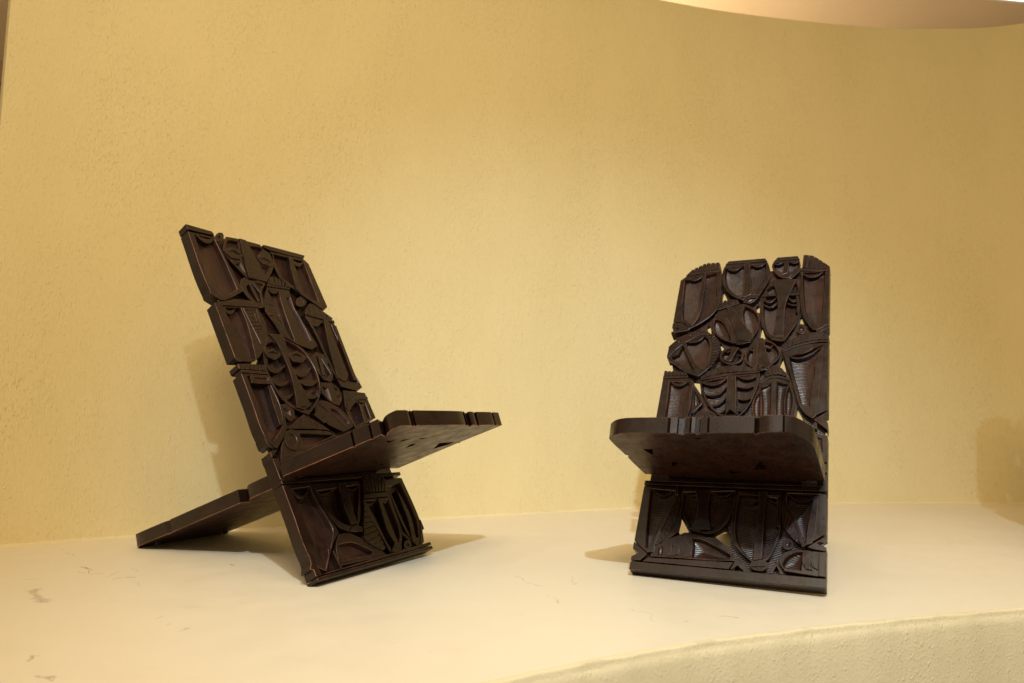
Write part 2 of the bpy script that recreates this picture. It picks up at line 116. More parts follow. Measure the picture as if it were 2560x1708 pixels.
CARVING_B = [
 ('carved_face',[-190.1,682.4,-190.1,818.8,-190.1,833.2,-175.3,847.9,-164.9,860.9,-83.8,864.2,-79.5,853.5,-74.6,797.6,-75.2,727.7,-88.4,698.8,-117.5,670.1,-141.9,654.4,-150.4,665.6,-164.5,679.6],[[-178.2,836.9,-172.2,849.7,-91.6,853.5,-88.6,802,-84,745,-94.1,715.6,-111.6,689.8,-135.2,665.9,-149.6,666.9,-165,682.9]],[('nose',[-132.2,847.9,-120.6,853.1,-118.8,816.9,-118.2,759.4,-119.4,714.9,-126.7,680.1,-136.8,662,-141.3,666.4,-127.6,688.3,-125.2,720.9,-128.9,771.8,-128.9,809.2]),('eye',[-174.9,845.5,-150.3,828.6,-125,850.1],10.7),('hair',[-165.3,864,-153.3,873.1,-141,879.2,-129,886.8,-112,888.6,-87.5,887.5],[-164,862.6,-84,866.6],7),('brow',[-175.3,848.5,-165.1,862.4,-84.3,865.4,-81.6,854.7,-121,852.6,-172.1,848.4])]),
 ('carved_wedge',[-190.1,677.8,-164.3,677.4,-139.9,654.3,-147.1,646.8,-190.1,641.3,-190.1,646.7,-167,658.7,-190.1,661.2],[],[]),
 ('carved_face',[-72.5,873.5,-63.5,888.9,31.4,887.5,41.4,867.7,47.3,838.1,44.8,807.3,36.5,783.1,24.7,755.4,7.1,758.5,-4.3,754.1,-15.1,742,-37.8,754.5,-57.6,776,-71,800.1,-75.8,829.6,-77.2,856.2],[[-70.8,865.8,33.4,870.2,35,842.5,29.9,811.7,20.7,787.5,8.8,761.1,3.2,758.9,-17.9,752.6,-36.7,765.5,-54.8,789.9,-66.4,816.9,-70.5,846.5]],[('nose',[-21.1,874.4,-5.8,873.9,-3.2,835.6,1.4,798,5.1,758.7,-4.2,752.7,-17.7,749.9,-16.7,788.7,-17.6,822.9]),('eye',[-73,873.6,-48,852.6,-24.2,874.8],12),('eye',[-4.9,875.2,14.2,859.5,37,877.1],10.4),('brow',[-68,880.4,-63.4,888.3,31.4,886.9,37,876.5,-70.8,877.2])]),
 ('carved_face',[49.3,866.7,54.5,880.6,62,889,112.4,887.9,118.6,872,120.7,851.7,117.9,832.3,109,819.4,98.1,808.2,82.9,809.9,67.1,821.6,54.6,840.1,49,855.1],[[53.3,866.2,58.9,871.3,115.8,869.5,117.3,852.2,112.2,835.8,101.3,823.1,93.6,826.9,78.4,827.3,72.9,820.9,62.6,836.3,55,851.5]],[('nose',[80.2,874.3,90.9,872.8,91.8,849.7,90.7,827.2,75.7,821.9,78.5,845.7]),('eye',[52.2,869.2,64.1,864.2,77.4,871.7],5.8),('eye',[93.8,871,104.6,863.8,116.7,872.3],5.8),('brow',[56.6,878,62,888.4,112.4,887.3,117,876.3,56.6,877.4]),('lens',[73.1,815.8,82.2,826.8,95.6,825.2,101.1,819,94.2,810.6,81,810.1],[[78.8,816.8,85.3,821.7,94.8,819.7,90.3,815.5]])]),
 ('carved_face',[121.1,840.9,190.1,828.9,190.1,806.7,190.1,740.3,190.1,647.2,164.1,632,153.7,632.7,141.1,653.2,129.7,681.7,123.9,710.4,121.6,774.1],[[125.6,825.8,179.9,824.7,179.3,794.8,177.3,741.9,174.4,690.8,168.1,646.4,162.9,648,145.9,670.3,134.5,701.7,129.3,746.6]],[('eye',[121.9,826.3,148.3,807.1,176.3,825.2],9.6),('hair',[126.1,887.7,137.2,886.2,150.5,880.6,163.7,867.4,175,854.6,188.8,839.2,188.8,831.1],[124,843.4,188.8,831.1],6),('brow',[121.4,841.5,188.8,829.9,188.8,823.3,121.7,831.9])]),
 ('carved_wedge',[159.8,631,190.1,646,190.1,637.4,174.4,626.5,190.1,613.4,190.1,607.4,176.3,616.7,162.5,626],[],[]),
 ('carved_face',[-89.4,669.4,-84.4,689.1,-75.6,711.3,-24,731.3,-8.5,731.3,9.9,717.6,26.7,692.4,31.6,668.6,28.1,640.8,20.2,621.1,12.3,601.6,-15.1,595.6,-34.7,604.1,-52.6,612.6,-73.8,631.8,-86.5,650.8],[[-82,684.9,-64.5,678.3,-48.6,653.5,-38.3,624.5,-35.7,605.4,-55,617.9,-72.3,636.9,-81.3,658.3],[-9.7,722,4.3,715.4,20.9,695.5,28.2,668.9,26,646,18,626.2,7.7,639.5,-5.3,663.5,-12.1,690.2,-12.6,708.8]],[('nose',[-53.6,720.3,-43,723.5,-20.8,690.9,-5.1,660.9,18.3,621.2,12.1,604.1,-16.1,608.1]),('eye',[-83.6,701.1,-70,694.1,-56.1,715.1],6.8),('eye',[-42.8,720.8,-28.9,718.8,-14.4,733.2],6.8),('hair',[-74.9,724.3,-70.2,737.7,-57,746.7,-37.1,746.8,-26.9,743.1],[-75.4,718.9,-25.5,737.5],6),('brow',[-77.3,718.3,-24.5,736.8,-22.1,732,-75.8,712.7]),('cheek',[-63.3,686.1,-51.7,687.9,-37.2,655.3,-19.7,605.8,-21.9,598.4,-32.4,600.2,-37.8,629.6,-49.3,661.4]),('lens',[-14.8,738.7,-2.5,756.1,10.9,758.9,24.7,755.4,17.9,741.1,3.3,728.9,-10.5,732.9],[[-7,738,2,748,18.3,749.2,10.4,738.5,1.1,733.2]])]),
 ('carved_face',[52.4,809.2,117,803.2,120.6,747.4,123.3,705.3,121,677.3,114.7,650.1,101.5,623.7,93.4,604.6,63,606.3,47.2,629.5,34.3,660.7,29.2,697.4,29.2,729.3,34.2,755.8,38.4,782.9,51.2,795.4],[[34.9,744.9,40.7,777.1,53.4,789.6,113.7,791.3,117.8,747.7,121,705.5,117.3,680.1,109.2,655.5,94.4,624.1,65.6,625.9,56.7,623.9,46.2,647.2,37.7,681.1,35.9,712.7]],[('nose',[52.4,807.8,112.3,802.9,103.2,770.6,93.4,736.7,89.1,708.2,88.8,672.1,90.2,639.2,90.4,614.5,62.5,616.1,66.4,645.8,70.8,686.3,70.8,725.5,66.4,758.1]),('eye',[30.7,750.7,49,730.7,67.7,749.9],9.4),('eye',[92.9,750.1,106.6,728.1,120.6,747.4],7.9),('eye',[30.9,731.8,51.8,713.5,70.6,728.2],5.3),('eye',[90.2,726.4,108.8,716.4,121.3,723.6],4.7),('brow',[31.3,756.7,64.6,756.1,64.9,750.7,31.7,750.6]),('brow',[96.4,754.3,120.3,754.6,120.5,748.2,94.8,749.4]),('lens',[63.1,605.8,67.8,618.3,78.5,620.6,91.2,614.5,91.9,599.8,77.6,601.3],[[69.2,608.4,76.9,615.3,88,607.3]])]),
 ('carved_ring',[140.3,637.2,139.3,630,136.1,624.4,131.5,621.5,126.2,621.9,121.3,625.4,117.8,631.4,116.4,638.8,117.3,646,120.5,651.7,125.2,654.7,130.5,654.3,135.4,650.7,138.9,644.6],[[134.1,637.6,133.7,634.1,132.2,631.4,129.9,630,127.3,630.1,124.9,631.9,123.2,634.8,122.5,638.4,123,641.9,124.5,644.6,126.8,646.1,129.4,645.9,131.8,644.1,133.5,641.2]],[]),
 ('carved_face',[-190.1,562.8,-190.1,583.2,-190.1,598.5,-175.8,616.4,-159.4,631.2,-136.5,643,-115,648.2,-98.7,644.6,-81.3,629.2,-66.1,612.9,-58.3,592.3,-57.9,567.4,-63.6,548,-74.9,529,-88.3,512.6,-102.2,501,-117.8,503.7,-144.9,519,-169.7,542,-181.8,549.9],[[-178.5,562.4,-161.7,571.9,-153.3,599.6,-142.4,609.4,-100.9,629.1,-89.5,614.2,-81,588.4,-80.1,561,-83.3,536.6,-89.3,522.2,-100.8,522.6,-115.7,518.1,-147.1,536.2,-171.1,552],[-146.7,627.3,-138,638.9,-130.4,634.2],[-126.3,642.4,-114.7,645.3,-116.7,637],[-172.6,608.4,-164.1,621,-159.2,614.2]],[('nose',[-155,604.8,-146.2,607,-129.7,570.5,-103,525,-92.6,517.5,-112.9,510.8,-116.2,523,-137,565.8]),('eye',[-142.4,609.4,-118.6,610.2,-99.9,629],7.3),('eye',[-179.4,568.8,-164.1,575,-155.3,599.7],5.7),('hair',[-79.5,631.2,-63.6,607.7,-58.1,589.8,-59.5,565,-65.2,545.7,-75.8,523.7],[-81.9,625.4,-76.7,593.2,-75,558.3,-78.2,524.8],11),('brow',[-188.8,562.7,-170.5,592.7,-154.6,610,-128.8,629.4,-105.5,634.5,-77.6,631.6,-77.1,626.4,-104.9,629.3,-124,622.6,-149.7,603.3,-167.5,584.9,-183.1,558.8]),('cheek',[-97.2,631.4,-86.7,624.3,-79.6,593.4,-77.9,558.4,-81.3,526.8,-83.6,522,-83.3,546.3,-81.6,575.9,-85.2,601.3]),('mouth',[-115.8,503.2,-109.3,513.1,-94.4,516.3,-82.9,515.5,-101.8,497.4])]),
 ('carved_face',[-58.3,562.5,-55,577.2,-46.3,585.5,-31.5,589.8,-12.5,586.3,-2.7,578.5,0.6,560.1,-3.8,545.8,-14.1,536.6,-26.7,533.5,-42,538.8,-54.1,547.7],[[-52.9,564.8,-47.4,576.9,-32.9,583.6,-12.2,582.6,-2.2,572.4,-2.9,557.8,-11.4,548.5,-27.4,541.9,-44.7,547.3]],[('nose',[-28.7,589.6,-12.4,585.1,-20.2,565.8,-27.6,544.3,-33,541.6,-44.7,547.3,-33.1,563.9]),('eye',[-48.9,583.1,-39.5,573.3,-31,583.5],3.7),('eye',[-15,570.5,-6.8,560.9,-0.3,572.3],3.6)]),
 ('carved_face',[1.9,555.2,3.2,574.6,12.5,598.7,22.6,613,48.2,612.8,66.9,600.7,80.2,583.1,84.4,568.5,80.1,549.8,66.8,533.8,58.9,517.8,43.3,513.6,28.8,519.9,13.5,533.3,3.5,545.6],[[5.9,562.3,11.7,584,48.6,606.6,67.2,595.8,79,571.1,74.7,552.3,61.4,536.4,33.4,530.3,22.8,528.3,9,545.4]],[('nose',[27.9,615.2,42.6,614.4,52.3,572.3,65.2,531.6,58.8,520.1,33.4,530.3,30.8,570.9]),('eye',[6.5,591.6,16.6,579.3,26.8,590.6],4.4),('eye',[45.6,594.5,57.1,583.5,67,598.3],4.8),('cheek',[19.1,609.5,28.3,610.2,29.9,570.9,32.7,528,27.9,518.7,22.1,525.9,21.7,571.3]),('lens',[33.8,525.1,44,532.3,60,529.4,53.7,518,43.3,513.6],[[40.1,523,46,527.5,55,526.1,48.2,520.5]])]),
 ('carved_face',[88.1,566,110.3,578,137.6,588.6,190.1,593.5,190.1,540.8,190.1,452.9,190.1,402.7,166.7,388.2,159.1,376.9,149.4,386,136.2,400.4,127.5,419.3,119.9,449.4,110,493.7,98.2,532.8],[[104.2,553.5,121.2,559.8,165,581.3,178.3,587.7,168.7,557.8,162.4,537.4,159.8,497,154.2,453.3,152,410.9,133.1,421.4,124.6,458,112.8,507.1]],[('nose',[178.4,585.3,167.9,557.8,166.5,537.2,157.5,453.3,151.7,388.1,159,377.9,166.7,388.2,172,453.1,177.2,541.4]),('eye',[93.1,570.5,129.8,561.3,168.2,588.2],12.3),('eye',[95.3,560.9,133.6,547.7,176.7,585.4],5.1),('hair',[85.4,585.2,93.9,594.4,109.2,608.1,124.7,615.7,145.3,621.8,167.7,622.8,183,618.3,188.8,608.2],[87.4,572.7,106.5,584.2,133.9,594.7,162.9,600.3,188.8,599.9],8),('brow',[86.9,572,106.6,583,134,592.3,163,597.9,188.8,598.7,188.8,592.8,168.1,592.9,137.6,587.4,110.3,576.8,89.8,565.9])]),
 ('carved_wedge',[159.1,376.5,190.1,401.3,190.1,395.5,177.7,384.2,190.1,370.2,190.1,348.4,179.6,358.1,165.4,371.9],[],[]),
 ('carved_wedge',[159.2,367.8,168.6,366.9,169.7,349.9,161.1,352.8],[],[]),
 ('carved_face',[-190.1,493.2,-124.3,494.3,-119.8,488.2,-111.1,479.8,-110.4,410.6,-114.7,370.6,-190.1,369.7,-190.1,433.7],[[-171.8,485.7,-123.6,488.3,-120.1,475.2,-117.4,421.9,-117.7,372.7,-168.2,372.1,-169.4,433.6]],[('eye',[-171.3,489.3,-146.5,471.4,-122,490.7],7.7),('hair',[-188.8,516.5,-133.4,512.6],[-188.8,504.2,-128.7,501.6],6),('brow',[-188.8,502.5,-127,500.3,-126,495,-188.8,493.2])]),
 ('carved_wedge',[-109.2,471.5,-92.5,449.2,-81.4,424.1,-91.6,408.4,-107.9,390.5,-108.9,444.8],[[-106.6,461,-88.9,425.2,-106.5,401.6]],[]),
 ('carved_face',[-97.7,486.6,-35,501.7,41.9,509,41.2,490.7,37.6,465.8,29.4,432.6,22.1,412.9,12.8,397.7,1.7,384.8,-36.8,384.4,-54.1,397.4,-70.6,417.3,-84.3,442.3,-94.4,465.4],[[-93.4,481.8,-34.5,497,40.4,504.5,38.3,481.6,33.1,454.7,25.9,432.6,16.9,412.9,2.9,391.2,-35.6,391,-50.9,401.8,-65.4,419.6,-78.5,440,-89.4,463.1]],[('nose',[-33,500.5,-13,501.2,-8.4,455.2,-3.5,395.5,-0.1,386.5,-18.9,401.9,-28.1,386.7,-30.7,444.1]),('eye',[-96.6,485.4,-61.9,474.7,-33.6,497],10.5),('eye',[-89.1,451.5,-55.2,444.8,-33.2,471.5],6.8),('eye',[-73.4,417.3,-50.6,416.2,-31.2,439.6],6.3),('eye',[-54.1,397.4,-38.7,395.3,-29.3,408.5],4.8),('eye',[-12.1,501.1,16.5,490.5,41.9,509],9.3),('eye',[-9.6,470,16.6,465.5,38.5,479.4],5.9),('eye',[-4.9,435,13.8,431.6,27.9,441.4],5.5),('eye',[-2.3,402,7.5,399.9,17.1,410.7],4.7),('hair',[-97.8,496.1,-87.8,507.8,-73.9,519.4,-50.4,528.2,-26.5,531.1,-0.7,529,17.8,523.7,34.3,516.2],[-96.9,491.3,-72.1,502.6,-35.8,511.1,34.6,512.7],9),('brow',[-99,489.7,-68.4,502.5,-35.5,508.1,39.9,512.6,41,508.6,1.1,505.5,-34.9,501.2,-71.2,493.1,-96.8,487.3])]),
 ('carved_face',[39.8,459.1,40.4,477.1,58.7,490.3,72.3,494.5,89.6,493,107,482.6,114.5,462.5,121.3,432.1,121.2,410.9,116.1,373.4,35.2,372.4,28.8,415.1,32.5,437],[[40,454.6,45.9,443.5,49.2,376.7,35.7,376.6,30.2,415.1,34.1,439.2],[44.7,463.5,68,478.8,71.8,377,52.1,376.8,50.7,421.6],[79.9,480.8,105.5,478.1,99.8,453.9,97.8,421.5,100.5,377.3,82.5,377.1],[107.6,467,114.4,442.9,116,421.5,111.1,377.4,103.8,377.3,101.1,421.5,103.2,451.7]],[('eye',[40.4,475.9,54,467.2,68.6,484.4],7.8),('eye',[83.1,485.3,95.5,474.3,106.1,484.8],6.7),('hair',[51.2,499.6,54.2,508.7,65.6,524.6,77.7,526.5,88.4,519.2,97.6,505.3,100.4,498.9],[55.4,493.8,68.7,499.2,82.4,501.1,100.1,494.3],6),('brow',[40.4,477.1,46.8,486,58.6,492.6,72.2,496.8,89.5,495.3,106.8,487,107.1,480.3,89.8,488.5,72.5,491.1,58.9,486.9,45.7,475.8])]),
 ('carved_wedge',[-102.4,375.1,-94,397.2,-72.6,401.8,-53.9,395.2,-43.7,382.2,-43,375.7],[[-84.7,379.6,-77.3,395.1,-73.5,379.8],[-63.1,379.9,-62.7,394.1,-55.2,382.1]],[]),
 ('carved_rail',[-190.1,208.5,190.1,215.9,190.1,212.8,-190.1,205.1],[],[]),
 ('carved_rail',[-190.1,203.9,190.1,211.8,190.1,202.5,-190.1,196.9],[],[]),
 ('carved_face',[-190.1,194.9,-112.1,197,-107.5,178.6,-103.9,167.3,-94,122.8,-96.1,91.9,-114.2,75.1,-134.8,62.4,-155.6,36.8,-163.7,42.4,-190.1,62.6,-190.1,124.3],[[-173.3,188.6,-114,195.8,-110.8,171.4,-119.5,143.3,-131,106.4,-146,67.8,-154.2,41.2,-162.7,48.9,-168.7,112.2]],[('eye',[-172.4,189.8,-142.7,172.1,-115.2,196.9],7.1),('hair',[-104.2,153.5,-103.6,133.2,-109.7,101.6,-127.5,68.5,-134.1,60.3],[-107.9,162.4,-120.8,122.9,-136,63.3],9),('cheek',[-110.8,171.4,-146,67.8,-153.9,39.1,-143.6,39.1,-139.7,67.3,-130,99.9,-107.8,164.7])]),
 ('carved_face',[-106.9,174,-101.4,196.5,11.9,198.8,11.6,170.7,7.3,141.8,-2.1,117.3,-19.7,98.7,-36.6,92.9,-58.5,95.2,-76.7,97.9,-89.4,118.7,-102,144.6],[[-100.1,186.1,8.6,195.2,7.4,163.7,1.7,139.2,-11.7,116.5,-37.3,99.3,-68.8,98.6,-83.4,119.2,-97.5,149.4]],[('nose',[-73.5,190,-41,192.1,-41.6,140.2,-29.7,102.1,-72.8,98.3,-63.5,138.5]),('eye',[-95.9,186.3,-78.4,178.6,-55.4,193.5],4.6),('eye',[-39,192.2,-15.8,180.5,9.6,195.2],4.5)]),
 ('carved_face',[13.5,195.5,103,200,105.6,122.2,101.6,93.2,89.2,56,79.2,45.1,54.4,40.5,35.1,54.4,18.8,73,10.3,95.1,7.7,148.4],[[18.7,191.3,100.5,194.3,102.7,126.1,96.2,92.7,83.8,57.4,75.4,48.6,55.9,44.6,40.4,56.9,24,77.7,17.3,102,16.3,149]],[('nose',[58.9,196.1,76,197.2,72.9,153.3,73.5,94.7,73.6,48.4,56.9,42.7,58.4,89.1,60.5,141.6]),('eye',[20,175.7,41.8,167.7,60.1,178.4],3.3),('eye',[78.7,181.9,90.4,172.3,101.9,182.4],3.2),('brow',[18,188.5,100.7,189.9,100.8,186.9,18.2,185.4])]),
 ('carved_face',[113.2,199.5,176.5,200.3,190.1,197.8,190.1,113.3,167.9,95.5,153.6,82.2,149.3,83.8,136.8,96.5,118.8,107,109.1,124.6,104.5,166.4],[[115.2,195.2,174.8,196.9,162.9,172.7,158.3,139,152.7,84.1,145.4,97.3,126,151,114.4,171.4]],[('nose',[164.4,183.4,174.1,188.3,172.2,144.2,167.7,103.4,164.6,89.2,152.7,83.7,155.3,118.3,159.7,153.6]),('eye',[115.3,194.2,143.1,178.1,175.7,195.9],6.4),('hair',[105.2,170.7,116.8,156.6,132.6,116.3,141.4,88.9],[108.1,126.6,115,112.7,128,97.7,139.7,87.2],8),('cheek',[120.4,156.9,125.9,153.1,151.9,82.1,146,79.5,122.8,140.3])]),
 ('carved_ring',[130.9,85,130,79.3,127,74.7,122.7,71.8,117.7,71.3,113.1,73.3,109.8,77.4,108.4,82.8,109.3,88.4,112.3,93.2,116.7,96.1,121.7,96.6,126.3,94.5,129.6,90.4],[[124.6,84.3,124.2,81.9,122.9,79.8,121,78.6,118.8,78.3,116.8,79.2,115.4,81,114.8,83.4,115.2,85.8,116.4,87.9,118.4,89.2,120.6,89.4,122.6,88.5,124,86.7]],[]),
 ('carved_wedge',[153.7,81.3,190.1,110.9,190.1,105.3,173.1,92,190.1,84.8,190.1,75.1,164.8,78.1],[],[]),
 ('carved_leaf',[-150.8,32.7,-138.9,62,-121.9,72.2,-110.4,77.6,-84,91.9,-57.5,86.8,-26.9,74.8,-1,62.9,22.7,49.1,21.7,37.9,-22.8,34.2,-80.5,33.1,-150.5,30.6],[[-66.5,79.5,-46.7,78.2,-16.4,65.5,13.2,51.1,17.9,39.5,-22.9,35.8,-63.4,36.6,-64.1,58.7],[-135.3,51.6,-125.8,56.8,-122.5,33.9,-133.8,35.3]],[('eye_disc',[-105.6,54.6,-105.5,46.2,-107.2,39.3,-110.4,35.2,-114.7,34.8,-119,38.1,-122.6,44.4,-124.8,52.7,-125.1,61.2,-123.4,68.2,-120,72.3,-115.7,72.7,-111.3,69.3,-107.8,62.8]),('eye_disc',[-110.2,68.6,-96.8,66.5,-88.8,54.1,-91.1,41.8,-105.5,34.6,-106.3,40.2,-100.6,46.7,-101.6,57.1,-109.1,60.6]),('eye_disc',[-87.9,75.4,-71,67.5,-63.3,52.5,-67.6,39.6,-78.7,34.4,-74.2,45.2,-74.7,57.6,-80,67.7])]),
 ('carved_rail',[-154.1,27.9,20.9,36.3,12.2,19.7,-164.9,17.9],[],[]),
 ('carved_wedge',[12.6,20.1,26.5,47.4,32.1,46,57.6,18.9,42.5,17.6,27.9,29.7,19.9,20.5],[],[]),
 ('carved_mouth',[47.6,33.8,55.9,44.2,71.8,48.8,84.6,43.7,85.2,32.1,75.1,23.2,57.2,25.1],[[54.1,31.6,83.3,35.4,69.6,26.9]],[]),
 ('carved_wedge',[85.9,20.6,100.1,49.3,117.1,20.4,108.4,21.3,100.8,35.8,94.6,20.1],[],[]),
 ('carved_leaf',[101.8,51.4,113.4,66.4,134,74.4,190.1,74.4,190.1,23,116.8,27.6,107.7,38.5],[[109.4,38.7,119,57.2,134.2,68.5,147.9,71.5,145.6,33.1,114.9,31.6]],[('eye_disc',[152.1,73.8,166.7,71.8,160.3,51.9,165.8,34.5,154,36,146.9,48.5]),('eye_disc',[165.5,64,175.1,70.4,175.7,36.5,166,41.1,162,52.1]),('cheek',[177.1,72.5,188.8,72.7,188.8,23.7,176.7,24.3])]),
 ('carved_rail',[-190.1,16,190.1,22.1,190.1,2.3,-190.1,-2.6],[],[]),
 ('carved_wedge',[-190.1,61.5,-155.3,35.4,-169.2,18.9,-190.1,18.1,-190.1,27,-177.2,35.7,-190.1,44.2],[],[]),
 ('carved_face',[163.6,338.3,190.1,337.7,190.1,320.7,190.1,293.3,190.1,270.4,174.7,268.6,162.3,302.2],[[168.7,331.5,178.2,327.9,180.2,295.3,174.3,296.4]],[]),
 ('carved_rail',[168.9,266.7,190.1,268.5,190.1,245.3,169.3,243.3],[],[]),
 ('carved_rail',[169.3,241.9,190.1,243.6,190.1,203.8,169.9,206.2],[],[]),
]
SLAB_B = [[-183,357.5,-183,423.6,-183,497.5,-172.4,529.2,-183,575.2,-177.8,629.3,-183,656.6,-183,709.6,-183,831.1,-173.5,862,-144,870.7,-83.4,863.5,39.5,857.5,117,859.5,181.1,832,183,732.1,183,656.3,183,602.5,183,424,183,357,183,171.5,183,14.1,-183,9.6,-183,35.7,-183,75.3,-183,190.7]]
HOLES_B = [[-73.8,798,-73.7,767.3,-70.2,755.3,-68.3,748.8,-59.3,760.5,-61.1,767.1,-64.5,779.2],[15.4,732,19.4,714.1,25,710.4,25.5,721,24.1,727.4,21.5,739.1],[121.7,680.4,124.3,663.1,131.2,664.2,128.7,681.4,123.5,693.3],[-104,673.5,-100.3,662.4,-98.3,656.4,-89.1,647.9,-91.5,661.7,-97.1,679],[30.6,641.3,33.1,630.5,34.5,624.7,44.4,624.1,43.2,629.9,40.7,640.8,33.7,664.7],[-64.5,616.4,-62.9,607.1,-57.7,590.9,-52.5,592.7,-57.6,608.9],[81.3,545,83.3,535,84.4,529.7,97,520,94,535.3,87.2,563.7],[-118.7,500.2,-114.9,490.7,-112.8,485.5,-94.6,457.8,-98.9,484.1,-100.9,489.2,-104.7,498.8],[122.9,397.6,124.5,389,125.4,384.3,137.4,383.2,135,396.5,124.1,420.1],[-103.9,101.9,-100.2,95.9,-98.1,92.7,-80.2,99.8,-85.6,109,-102.2,133.8],[-25.8,100.3,-21.2,91.2,10.2,68.5,2.7,108.2,1.2,111.5,-1.6,117.6]]
SEAT_B = [-191.2,0.1,-192,123.3,-185.1,139.8,-191.9,144.7,-192.5,245.3,-183.9,261.6,-169.1,276.7,-145,286.5,-62.6,291.8,-61.2,287.8,-56.9,292.1,-44.4,291.6,-42.8,286.5,-34.8,282.4,-29.5,293.1,-20.6,294.1,-19.7,290.2,-16.8,294.4,-10.8,293.6,-9.7,286.2,-4.4,286.5,-0.7,294.7,11.9,296,13.1,292.1,16.2,296.2,95.4,302.8,96.3,290.9,104.1,301.2,115,306.1,143.2,309.2,144.6,304.5,146.8,308.9,160.9,300.1,174.7,276.7,184.7,252.5,187.7,221.3,187,13.6]
SEAT_HOLES_B = [[-140.7,189,-119.2,189.7,-130.1,150],[-103.8,105,-87.7,99.8,-108.5,69.7],[82.6,139.8,86,80.6,56.8,70.6],[6.8,58.1,29.1,50.4,7.1,31.9],[-20.2,269.3,2.4,264.9,-11.7,261]]
TAIL_B = [-140,0,-140,-118,-131,-124,-140,-132,-140,-160,-136,-428,-130,-434,-136,-440,-134,-566,-120,-588,120,-588,134,-566,136,-300,128,-310,136,-320,140,-60,140,0]
SLAB_A = [[-162.8,898.3,-96.7,896.5,-57.9,899.1,60.2,903.6,181,905.7,181,732,181,721.1,181,685.2,181,469,180.7,453.8,181,447.3,181,375.8,181,371.6,181,216.9,181,89.6,181,23.9,-161,10.4,-166.1,45.1,-162.1,212.5,-165,281.3,-164.2,300.3,-174.2,298.1,-175.9,332.1,-170.2,482.8,-164.7,514.1,-159,520.8,-166.5,551.6,-165.7,671.8,-147.2,688.4,-167.5,699,-168.5,717.3]]
HOLES_A = [[-133,514.6,-132.7,509.6,-124.9,510.2,-104.2,524.8,-98.9,535.6,-112.4,529.3]]
SEAT_A = [-195.7,17.9,-187.7,206.9,-178.6,200.9,-187,213.3,-187.1,253.1,-177.2,246.8,-186.4,258.5,-187.3,279.6,-157.8,264.3,-180,289.2,-190.3,308.9,-191.3,320.2,-190.4,329.2,-159.1,329.7,-149.1,324.9,-150.8,329.5,-140.7,324.6,-143.4,330.1,24.9,328.7,35.6,323.2,31.7,328.5,57.5,316.5,51.5,327.1,70.4,326.6,85.3,320,81.3,326.3,145.8,325.5,156.8,320.6,153,325.3,180.6,323.6,181.4,203.6,191,192.7,181.4,193.6,197.1,-8.6]
SEAT_HOLES_A = [[132.4,156.2,96,201.9,153.2,206.1,151.3,183.8],[4.7,174.3,-11,205.1,3.8,209,12.1,193.7],[-75.5,226.2,-80.2,242.8,-55.7,246.8,-65.3,233.9],[-36.2,245.2,0.2,248.5,-13,238.1],[-127.7,236,-101.4,239.5,-102.7,222.8],[7.6,76.3,17.8,80.4,42.4,62.2],[50.2,56.8,72.6,51.7,79.4,40.2]]
TAIL_A = [-130,0,-130,-160,-100,-203,-128,-201,-128,-452,-120,-460,-129,-470,-131,-584,-116,-606,122,-606,132,-590,131,-300,123,-310,131,-320,130,0]
PARAM_A = (-0.27715, 1.57262, 1.04528, 0.54767, 0.37687, 0.89497, 0.34323, 0.21830, 0.32450, 0.36356, 0.58854, 0.26046, 0.03135)
PARAM_B = (0.41660, 1.44259, -0.48622, 0.58910, 0.38014, 0.88845, 0.35223, 0.22275, 0.30332, 0.37449, 0.58825, 0.28000, 0.03198)
SCUFFS_DATA = [(-0.9307, 1.5834, -0.9111, 1.5680, 0.0033, 0.90), (-0.9111, 1.5680, -0.8767, 1.5341, 0.0022, 0.70), (-0.8701, 1.5229, -0.8498, 1.5312, 0.0022, 0.60), (-0.8271, 1.4913, -0.8247, 1.5435, 0.0022, 0.50), (-0.7941, 1.4817, -0.7605, 1.4935, 0.0031, 0.95), (-0.8142, 1.5634, -0.7893, 1.5486, 0.0022, 0.70), (-0.9063, 1.5331, -0.8909, 1.5298, 0.0022, 0.60), (-0.7560, 1.4620, -0.7152, 1.4231, 0.0022, 0.35), (-0.9836, 1.4615, -0.9631, 1.4726, 0.0030, 0.50), (-0.9011, 1.3825, -0.8271, 1.2954, 0.0115, 0.45), (-0.8317, 1.2980, -0.8230, 1.3119, 0.0063, 0.35), (-1.0922, 1.7691, -1.0910, 1.7795, 0.0025, 0.40), (-1.0550, 1.7404, -1.0225, 1.7077, 0.0024, 0.40), (-0.5834, 1.2050, -0.5728, 1.2169, 0.0034, 0.40), (-0.5477, 1.1680, -0.5456, 1.1767, 0.0024, 0.40), (-0.5143, 1.1373, -0.4966, 1.1502, 0.0032, 0.40), (-0.6562, 1.0059, -0.6605, 1.0253, 0.0056, 0.50), (-0.6561, 1.0188, -0.6506, 1.0255, 0.0035, 0.40), (-0.6011, 0.9473, -0.5812, 0.9339, 0.0052, 0.50), (-1.1581, 1.7072, -1.1297, 1.7179, 0.0024, 0.30), (0.0138, 1.5303, 0.0585, 1.4344, 0.0022, 0.40), (0.0712, 1.3756, 0.0893, 1.3108, 0.0022, 0.30), (0.2832, 1.2094, 0.2918, 1.2097, 0.0026, 0.60), (0.3598, 1.2347, 0.3775, 1.2376, 0.0022, 0.40), (-0.6254, 1.6277, -0.6176, 1.6237, 0.0029, 0.90), (-0.5310, 1.4590, -0.5231, 1.4593, 0.0022, 0.50), (0.1207, 1.5264, 0.1302, 1.4465, 0.0022, 0.30), (0.2141, 1.2879, 0.2416, 1.2152, 0.0022, 0.25)]


